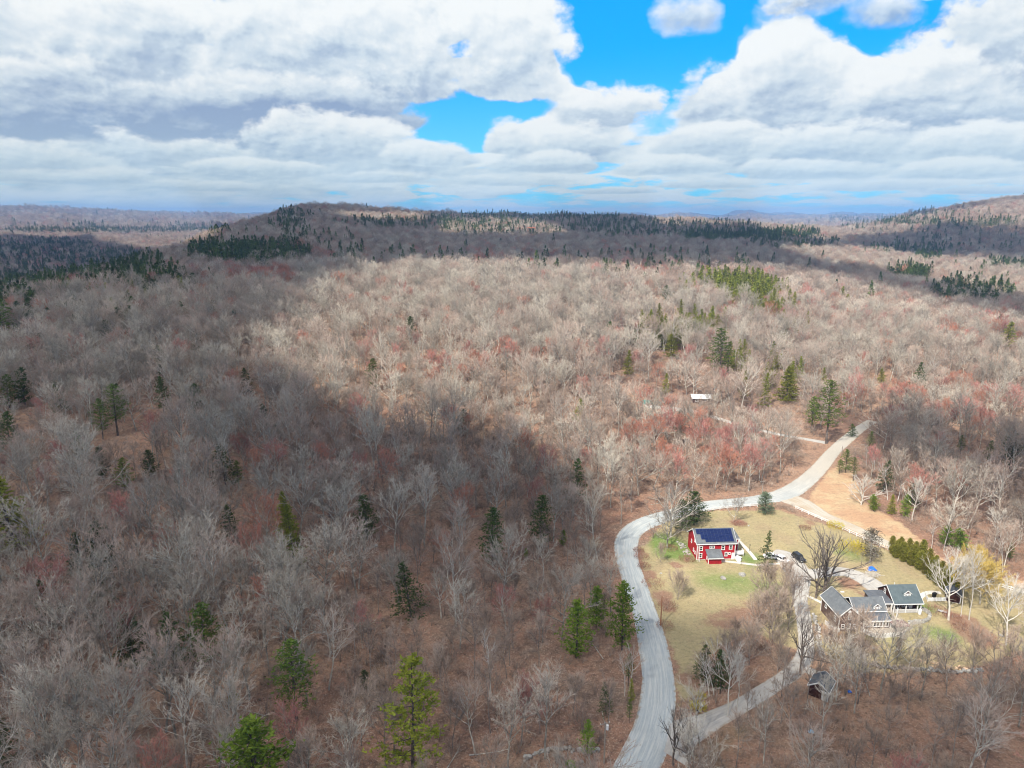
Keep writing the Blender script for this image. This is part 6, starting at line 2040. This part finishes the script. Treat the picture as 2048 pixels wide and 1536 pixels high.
for px, py, lab in ((1777, 1230, 'dark round planter by the entry of the brown house'), (1781, 1236, 'black planter below the entry post of the brown house')):
    pt = place(px, py, 0, 'planter', 'planter', lab)
    MB().tube([(0, 0, .18), (0, 0, .55)], [.26, .36], 10).build('pot', BLACK, pt)
    MB().tube([(0, 0, .5), (0, 0, .8)], [.28, .12], 7).build('plant', M_LEAF_DARK, pt)
rw = place(1846, 1240, 0, 'stone_wall', 'stone wall', 'curved low wall of grey stones round the porch corner of the brown house')
rs_ = np.random.RandomState(9)
sb = [MB().box(-.28, .28, -.2, .2, -.14, .14).build('stone', STONE, rw)]
cnt_ = 0
crv = catmull([(p.x, p.y) for p in (at(*c) for c in ((1842, 1220), (1852, 1224), (1859, 1232), (1856, 1241), (1846, 1245), (1832, 1246), (1818, 1248)))], 6)
bpy.context.view_layer.update()
rwi = rw.matrix_world.inverted()
for lay in range(3):
    for i, (a, b) in enumerate(crv):
        v = rwi @ Vector((a, b, .12 + lay * .27))
        o = sb[0] if (lay == 0 and i == 0) else link('stone', sb[0].data, rw)
        o.location = v + Vector((rs_.normal() * .04, rs_.normal() * .04, 0)); o.rotation_euler = (0, 0, rs_.rand() * 6); s_ = .85 + .5 * rs_.rand(); o.scale = (s_, s_, 1)


# ---- garden sheds
def shed(px, py, rot, w, d, h, rg, lab, door=None, wallm=BROWN, roofm=SHING_D):
    e = place(px, py, rot, 'garden_shed', 'shed', lab)
    walls(e, 0, w, 0, d, h, rg, wallm, axis='y'); roof(e, 0, w, 0, d, h, rg, roofm, axis='y', ov=.25)
    corner(e, [(0, 0), (w, 0), (w, d)], -.3, h, .16)
    return e


g1 = shed(1891, 1201, -30, 3.1, 3.2, 2.1, 3.25, 'small dark brown garden shed with white trim beside the white board fence')
MB().box(-.05, 3.15, -.09, -.003, -.3, .02).build('sill_board', WHITE, g1)
g2 = shed(1616, 1389, -38, 3.75, 4.2, 2.3, 3.6, 'brown shed with white door at the end of the short path below the driveway')
dr = MB().box(2.55, 3.5, -.06, -.003, .0, 1.95).build('door', WHITE, g2)
MB().box(2.75, 3.3, -.08, -.062, 1.0, 1.6).build('pane', GLASS, dr)
MB().box(2.4, 3.65, -.12, -.004, 1.96, 2.1).build('door_lintel', WHITE, g2)
MB().box(-.5, 4.1, -.6, -.1, -.5, -.02).build('stone_footing', STONE, g2)
bf = place(1855, 1203, 2, 'board_fence', 'fence', 'solid white board fence leading to the small garden shed')
for k in range(4):
    MB().box(.05 + k * 1.13, 1.12 + k * 1.13, -.03, .03, .08, 1.05).build('fence_panel', WHITE, bf)
for k in range(5):
    MB().box(-.06 + k * 1.13, .06 + k * 1.13, -.06, .06, -.2, 1.15).build('fence_post', WHITE, bf)
MB().bar((0, 0, .6), (1.1, 3.0, .6), .05, 1.0).build('fence_panel', WHITE, bf)
gr = place(1868, 1194, 20, 'barbecue_grill', 'grill', 'dark covered grill behind the white board fence')
MB().box(-.5, .5, -.3, .3, .7, 1.2).build('lid', BLACK, gr); MB().box(-.42, .42, -.25, .25, .05, .699).build('cabinet', BLACK, gr)

# ---- white rail fences: posts and rails of their own
def rail_fence(pts, lab):
    W_ = W2(pts); L = np.array(W_); d = np.concatenate([[0], np.cumsum(np.linalg.norm(np.diff(L, axis=0), axis=1))])
    n = max(2, int(round(d[-1] / 2.6)))
    P = [(float(np.interp(d[-1] * k / n, d, L[:, 0])), float(np.interp(d[-1] * k / n, d, L[:, 1]))) for k in range(n + 1)]
    e = empty('rail_fence', (P[0][0], P[0][1], gh(*P[0]))); tag(e, lab, 'fence')
    pm = None
    Q = [Vector((a - P[0][0], b - P[0][1], gh(a, b) - e.location.z)) for a, b in P]
    for q in Q:
        if pm is None:
            o = MB().box(-.085, .085, -.085, .085, -.3, 1.25).build('fence_post', WHITE, e); pm = o.data
        else:
            o = link('fence_post', pm, e)
        o.location = q
    for a, b in zip(Q[:-1], Q[1:]):
        for z_ in (.5, 1.02):
            u = (b - a).normalized() * .087
            MB().bar(a + u + Vector((0, 0, z_)), b - u + Vector((0, 0, z_)), .06, .17).build('rail', WHITE, e)


rail_fence([(1412, 1024), (1450, 1018), (1515, 1013)], 'white rail fence between the barn lawn and the gravel road')
rail_fence([(1591, 1018), (1650, 1044), (1690, 1062), (1728, 1080), (1776, 1100)], 'white rail fence along the dirt track beside the rusty meadow')
rail_fence([(1974, 1168), (2010, 1178), (2070, 1196)], 'white rail fence at the right edge behind the willows')

# ---- poles
def pole(px, fy, ty, lab, m=POLE, arm=0, trans=False):
    b = at(px, fy); h = height_for(b, ty)
    e = empty('utility_pole', b, 0.3); tag(e, lab, 'pole')
    MB().tube([(0, 0, -.5), (0, 0, h)], [.17, .11], 8).build('post', m, e)
    if arm:
        MB().bar((-1.0, .16, h - .45), (1.0, .16, h - .45), .1, .12).build('crossarm', POLE, e)
        for x_ in (-.85, 0, .85):
            MB().tube([(x_, .16, h - .38), (x_, .16, h - .2)], .05, 6).build('insulator', WHITE, e)
    if trans:
        MB().tube([(.4, 0, h - 1.6), (.4, 0, h - .7)], .24, 10).build('transformer', WHITE, e)


pole(1208, 1526, 1444, 'pale utility pole with transformer at the bottom left of the gravel road', arm=1, trans=True)
pole(1321, 1251, 1192, 'reddish brown utility pole on the inner side of the gravel road', POLE_R)
pole(1242, 1048, 1006, 'pale utility pole in front of the woods at the road bend')
pole(1524, 990, 961, 'pale utility pole behind the round spruce at the junction', arm=1)
pole(1683, 912, 893, 'small pale utility pole beside the upper road')
for px, py, lab in ((1499, 1103, 'thin black garden lamp beside the upper barn path'), (1482, 1130, 'thin black garden lamp at the barn front path'), (1616, 1176, 'thin black garden lamp inside the driveway loop'), (1697, 1154, 'thin black garden lamp on the edge of the garage drive')):
    e = place(px, py, 0, 'garden_lamp', 'lamp', lab)
    MB().tube([(0, 0, 0), (0, 0, 1.9)], .05, 6).build('post', BLACK, e)
    MB().tube([(0, 0, 1.9), (0, 0, 2.0), (0, 0, 2.2), (0, 0, 2.3)], [.06, .16, .14, .02], 8).build('lamp_head', BLACK, e)


# ---- vehicles
def car(px, py, rot, body, lab, suv=False, cat='car'):
    e = place(px, py, rot, 'parked_car', cat, lab, up=.12)
    hB, hT = (.95, 1.72) if suv else (.82, 1.42)
    L = 2.3
    prof = [(-L, .35), (-L, hB - .1), (-L + .15, hB), (-L + .95, hB + .06), (-L + 1.0, hB + .06), (1.95, hB + .02), (L, hB - .12), (L, .35), (L - .2, .28), (-L + .2, .28)]
    b = bmesh.new()
    def shell(prof, w0, w1, yb=None):
        n = len(prof)
        m = MB()
        vs = [(-w0 if i else -w0, p[0], p[1]) for i, p in enumerate(prof)]
        return m
    body_o = MB().prism(prof, 'x', -.9, .9).build('body', body, e)
    bv = body_o.modifiers.new('bevel', 'BEVEL'); bv.width = .12; bv.segments = 2; bv.limit_method = 'ANGLE'
    # cabin: tapered, glass all round, roof on top
    y0, y1 = (-1.1, 2.05 if suv else 1.55)
    def frus(z0, z1, a, bq, c, d, w0, w1, nm, m, par):
        return MB().add([(-w0, a, z0), (w0, a, z0), (w0, bq, z0), (-w0, bq, z0), (-w1, c, z1), (w1, c, z1), (w1, d, z1), (-w1, d, z1)],
                        [(0, 3, 2, 1), (4, 5, 6, 7), (0, 1, 5, 4), (1, 2, 6, 5), (2, 3, 7, 6), (3, 0, 4, 7)]).build(nm, m, par)
    frus(hB, hT - .06, y0, y1, y0 + .55, y1 - (.25 if suv else .5), .82, .68, 'windows', GLASS, e)
    frus(hT - .06, hT + .02, y0 + .5, y1 - (.2 if suv else .45), y0 + .62, y1 - (.3 if suv else .55), .71, .66, 'car_roof', body, e)
    pl = MB()
    for s_ in (-1, 1):
        pl.bar((s_ * .80, y0 + .03, hB), (s_ * .69, y0 + .56, hT - .04), .07, .07); pl.bar((s_ * .80, y1 - .03, hB), (s_ * .69, y1 - (.28 if suv else .5), hT - .04), .09, .09)
        pl.bar((s_ * .815, .3, hB), (s_ * .70, .35, hT - .04), .07, .07)
    pl.build('pillars', body, e)
    for y_ in (-1.42, 1.4):
        for s_ in (-1, 1):
            w_ = MB().tube([(s_ * .72, y_, .33), (s_ * .93, y_, .33)], .34, 14).build('wheel', RUBBER, e)
            MB().tube([(s_ * .935, y_, .33), (s_ * .945, y_, .33)], .2, 12).build('rim', RIM, w_)
    for s_ in (-1, 1):
        MB().box(s_ * .7 - .17, s_ * .7 + .17, -L - .02, -L + .1, .6, .76).build('headlight', LAMP, e)
        MB().box(s_ * .74 - .13, s_ * .74 + .13, L - .1, L + .02, .62, .82).build('tail_light', TAILM, e)
        MB().box(s_ * .98 - .09, s_ * .98 + .09, -.75, -.6, hB, hB + .16).build('mirror', body, e)
    return e


car(1563, 1122, 28, CARW, 'white car parked with its nose to the camera on the driveway loop')
car(1597, 1120, 14, CARB, 'black sport utility car parked right of the white car', True)
car(1543, 1117, 80, CARW, 'white car half hidden behind twiggy trees left of the other cars')

# ---- heaps, tarp, mailbox, firewood
bp = place(1745, 1150, 0, 'brush_pile', 'brush pile', 'pile of cut branches beside the garage drive, in front of the blue tarp')
rs_ = np.random.RandomState(21)
tw_ = MB()
for k in range(150):
    a = rs_.rand() * 6.28; r_ = 1.9 * math.sqrt(rs_.rand()); z_ = .1 + .5 * (1 - r_ / 2.2) * rs_.rand(); b_2 = rs_.rand() * 6.28; l_ = .5 + rs_.rand()
    p = Vector((math.cos(a) * r_, math.sin(a) * r_ * .7, z_)); tw_.bar(p, p + Vector((math.cos(b_2) * l_, math.sin(b_2) * l_, rs_.normal() * .18)), .06, .06)
o = tw_.build('branches', M_TWIG_PALE, bp); o['kind'] = 'stuff'
bp2 = place(1728, 1138, 0, 'rubbish_heap', 'heap', 'heap of pale boards and branches left of the blue tarp')
tw_ = MB()
for k in range(60):
    a = rs_.rand() * 6.28; r_ = 1.6 * math.sqrt(rs_.rand()); b_2 = rs_.normal() * .6; l_ = .6 + rs_.rand()
    p = Vector((math.cos(a) * r_, math.sin(a) * r_ * .5, .1 + .3 * rs_.rand())); tw_.bar(p, p + Vector((math.cos(b_2) * l_, math.sin(b_2) * l_, rs_.normal() * .12)), .12, .05)
o = tw_.build('boards', LOGM, bp2); o['kind'] = 'stuff'


def tarp(px, py, w, d, h, lab, m=BLUE, rot=0):
    n = 14; rs = np.random.RandomState(int(px)); vs = []
    for i in range(n):
        for j in range(n):
            u, v = i / (n - 1) * 2 - 1, j / (n - 1) * 2 - 1
            z_ = h * max(0, (1 - abs(u) ** 3)) * max(0, 1 - abs(v) ** 3) * (.75 + .25 * math.sin(u * 5 + v * 3)) + rs.rand() * .06
            vs.append((u * w / 2 * (1 + .06 * rs.normal()), v * d / 2 * (1 + .06 * rs.normal()), z_ + .03))
    f_ = [(i * n + j, (i + 1) * n + j, (i + 1) * n + j + 1, i * n + j + 1) for i in range(n - 1) for j in range(n - 1)]
    o = MB().add(vs, f_).build('tarp', m, None); o.location = at(px, py); o.rotation_euler = (0, 0, R(rot))
    tag(o, lab, 'tarp')


tarp(1743, 1139, 2.3, 2.0, .8, 'bright blue tarp thrown over a heap by the garage drive')
tarp(1699, 1384, .8, .7, .4, 'small blue tarp lying in the leaf litter right of the lower shed')
tarp(1622, 1464, 1.0, .8, .4, 'pale blue tarp in the woods below the lower shed', mat('pale_blue', (0.28, 0.50, 0.68), .5))
mb = place(1402, 1421, 20, 'mailbox', 'mailbox', 'white mailbox on a post beside a yellow flowering shrub')
MB().box(-.06, .06, -.06, .06, -.2, 1.1).build('post', WHITE, mb)
MB().prism([(-.22, 1.1), (.22, 1.1), (.22, 1.36), (.12, 1.48), (-.12, 1.48), (-.22, 1.36)], 'y', -.42, .42).build('box', WHITE, mb)
for px, py, lab in ((1395, 1432, 'dark mailbox in front of the yellow flowering shrub'), (1355, 1486, 'dark mailbox at the near side of the driveway mouth')):
    m2_ = place(px, py, 10, 'mailbox', 'mailbox', lab)
    MB().box(-.05, .05, -.05, .05, -.2, 1.0).build('post', POLE, m2_)
    MB().prism([(-.14, 1.0), (.14, 1.0), (.14, 1.18), (.07, 1.26), (-.07, 1.26), (-.14, 1.18)], 'y', -.3, .3).build('box', BLACK, m2_)
fp = place(1885, 1336, -8, 'firewood_heap', 'firewood', 'scattered heap of cut firewood at the lower edge of the lawn')
lg = MB().tube([(-.3, 0, 0), (.3, 0, 0)], .16, 7).build('log', LOGM, fp)
rs_ = np.random.RandomState(4)
for k in range(70):
    o = lg if k == 0 else link('log', lg.data, fp)
    o.location = (rs_.normal() * 1.7, rs_.normal() * .7, .12 + .25 * rs_.rand()); o.rotation_euler = (rs_.normal() * .2, rs_.normal() * .2, rs_.rand() * 3.1); s_ = .8 + .6 * rs_.rand(); o.scale = (s_, s_, s_)
lp = place(1886, 1224, -35, 'lumber_stack', 'lumber', 'stack of white and dark boards lying by the bush below the garden shed')
for k in range(6):
    MB().box(-1.2, 1.2, -.5 + k * .17, -.38 + k * .17, .1, .16 + .05 * (k % 2)).build('board', WHITE if k % 2 else BLACK, lp)
# low dry stone rows
for nm_, pts_, lab in (('stone_row', [(1628, 1232), (1634, 1262), (1638, 1290), (1642, 1312)], 'low row of pale stones along the right side of the driveway'),
                       ('stone_row', [(1745, 1332), (1800, 1338), (1850, 1340), (1900, 1345), (1960, 1340)], 'tumbled dry stone wall along the lower edge of the lawn'),
                       ('stone_row', [(1052, 1518), (1100, 1500), (1160, 1502), (1195, 1500)], 'old dry stone wall in the foreground woods left of the road')):
    w_ = W2(pts_); cv = catmull(w_, 12)
    e = empty(nm_, (*cv[0], gh(*cv[0]))); tag(e, lab, 'stone wall')
    rs_ = np.random.RandomState(len(lab)); ms_ = None
    for k, (a, b) in enumerate(cv + cv[::2]):
        if ms_ is None:
            bb = bmesh.new(); bmesh.ops.create_icosphere(bb, subdivisions=1, radius=.3)
            for v in bb.verts: v.co *= .8 + .4 * rs_.rand()
            ms_ = bpy.data.meshes.new('stone'); bb.to_mesh(ms_); bb.free(); ms_.materials.append(STONE)
        o = link('stone', ms_, e); o.location = (a - cv[0][0] + rs_.normal() * .25, b - cv[0][1] + rs_.normal() * .25, gh(a, b) - e.location.z + .12 + (.3 if k >= len(cv) else 0))
        s_ = .8 + .9 * rs_.rand(); o.scale = (s_ * 1.3, s_, s_ * .8); o.rotation_euler = (0, 0, rs_.rand() * 6)


# ---- bushes
def bush(px, py, h, w, lab, m=None, seed=0, n=320, tw=.06, name='bush', cat='bush', leafm=None):
    g = shrub(seed + 300, H=h, w=w, n=n, tw=tw)
    e = place(px, py, 0, name, cat, lab)
    link('stem', wood_mesh(g, 'stem', M_BARK_BROWN), e); link('twigs', tri_mesh(g, 'twigs', m or M_TWIG_BROWN), e)


M_TWIG_RUST = wood_mat('twigs_rusty', (0.22, 0.10, 0.075), (0.30, 0.16, 0.12), 0.15)
BU = [(1395, 1420, 1.9, 1.6, 'yellow flowering shrub at the mouth of the driveway', M_FORS), (1402, 1396, 1.2, .9, 'small yellow flowering shrub behind the white mailbox', M_FORS),
      (1671, 1056, 2.2, 2.6, 'yellow flowering shrub behind the white rail fence', M_FORS), (1704, 1105, 4.2, 4.4, 'large yellow flowering shrub on the lawn behind the huge dark tree', M_FORS),
      (1716, 1100, 2.6, 2.4, 'smaller yellow shrub right of the large yellow one on the lawn', M_FORS),
      (1562, 1016, 1.5, 1.9, 'left one of three dry brown hedge bushes by the junction', None), (1575, 1019, 1.5, 1.7, 'middle one of three dry brown hedge bushes by the junction', None), (1585, 1024, 1.6, 1.6, 'right one of three dry brown hedge bushes by the junction', None),
      (1283, 1118, 2.0, 2.2, 'dark reddish bush at the inner edge of the road bend', M_TWIG_RUST), (1288, 1136, 1.6, 1.8, 'reddish bush just below the dark one at the road bend', M_TWIG_RUST), (1277, 1105, 1.6, 1.6, 'reddish bush at the top of the bank in the road bend', M_TWIG_RUST),
      (1335, 1217, 2.0, 2.6, 'reddish bramble on the lawn right of the brown utility pole', M_TWIG_RUST), (1306, 1170, 1.4, 3.0, 'low reddish brambles along the inner bank of the gravel road', M_TWIG_RUST),
      (1340, 1098, .9, 2.2, 'ring of low shrubs round the grey tree left of the barn', M_TWIG_RUST), (1374, 1120, .8, 2.4, 'rusty mound of groundcover at the front left corner of the barn', M_TWIG_RUST),
      (1872, 1226, 1.9, 2.6, 'rounded reddish brown bush below the white board fence', M_TWIG_RUST), (1905, 1236, 1.4, 2.0, 'reddish brush among the pale trees by the garden shed', M_TWIG_RUST),
      (1930, 1262, 1.8, 3.0, 'wide reddish brush on the lawn edge below the garden shed', M_TWIG_RUST), (1965, 1288, 1.6, 3.0, 'brownish brush near the round stone at the right', M_TWIG_RUST),
      (1610, 1058, 1.2, 1.8, 'low reddish shrub in the leafy bed inside the fence', M_TWIG_RUST), (1478, 1050, 1.0, 2.4, 'rusty low shrubs in the bed behind the barn', M_TWIG_RUST),
      (1390, 1352, 2.4, 2.2, 'brown bush at the left end of the grove by the road', None), (1480, 1310, 2.6, 3.0, 'twiggy grey bush inside the grove', None), (1530, 1300, 2.6, 3.2, 'reddish thicket in the grove by the driveway', M_TWIG_RUST),
      (1565, 1225, 2.2, 2.4, 'brown thicket beside the driveway bend', None), (1700, 1290, 2.2, 2.6, 'twiggy bush in front of the left gable of the brown house', None), (1330, 1255, 1.2, 2.2, 'low bramble patch on the straw coloured lawn', M_TWIG_RUST)]
for i, (px, py, h, w, lab, m) in enumerate(BU):
    bush(px, py, h, w, lab, m, i, n=int(220 + 90 * w), tw=.12 if m is M_FORS else .06)

# ---- far buildings
cb = place(1385, 806, -3, 'woodland_cabin', 'cabin', 'cabin with a long pale roof edge half hidden in the sunlit woods')
walls(cb, 0, 8.5, 0, 5, 2.6, 3.8, BROWN, ry=2.5); rr2 = roof(cb, 0, 8.5, 0, 5, 2.6, 3.8, mat('pale_metal_roof', (0.62, 0.62, 0.62), .5), ry=2.5, ov=.6)
win(cb, 'front', 0, 2.2, .9, 1.4, .9, 1, 2); win(cb, 'front', 0, 5.6, .9, 1.4, .9, 1, 2); MB().box(3.5, 4.5, -.06, -.002, 0, 2.0).build('door', BLACK, cb)
tarp(1290, 806, 7.5, 3.0, 1.6, 'green tarp covered stack at the clearing left of the woodland cabin', GREENP)
tarp(1325, 806, 3.0, 2.0, 1.0, 'pale covered stack between the green tarp and the cabin', mat('pale_tarp', (0.62, 0.60, 0.52), .7))
fh = place(1063, 467, 5, 'farmhouse', 'house', 'tiny farmhouse with rusty red roof on the distant hillside clearing')
walls(fh, -8, 8, 0, 9, 10, 13, mat('pale_wall', (0.55, 0.45, 0.40), .8), ry=4.5); roof(fh, -8, 8, 0, 9, 10, 13, ROOFRED, ry=4.5, ov=.6, trim=False)
win(fh, 'front', 0, -3.5, 6, 1.4, 1.6, 1, 1); win(fh, 'front', 0, 3.5, 6, 1.4, 1.6, 1, 1)
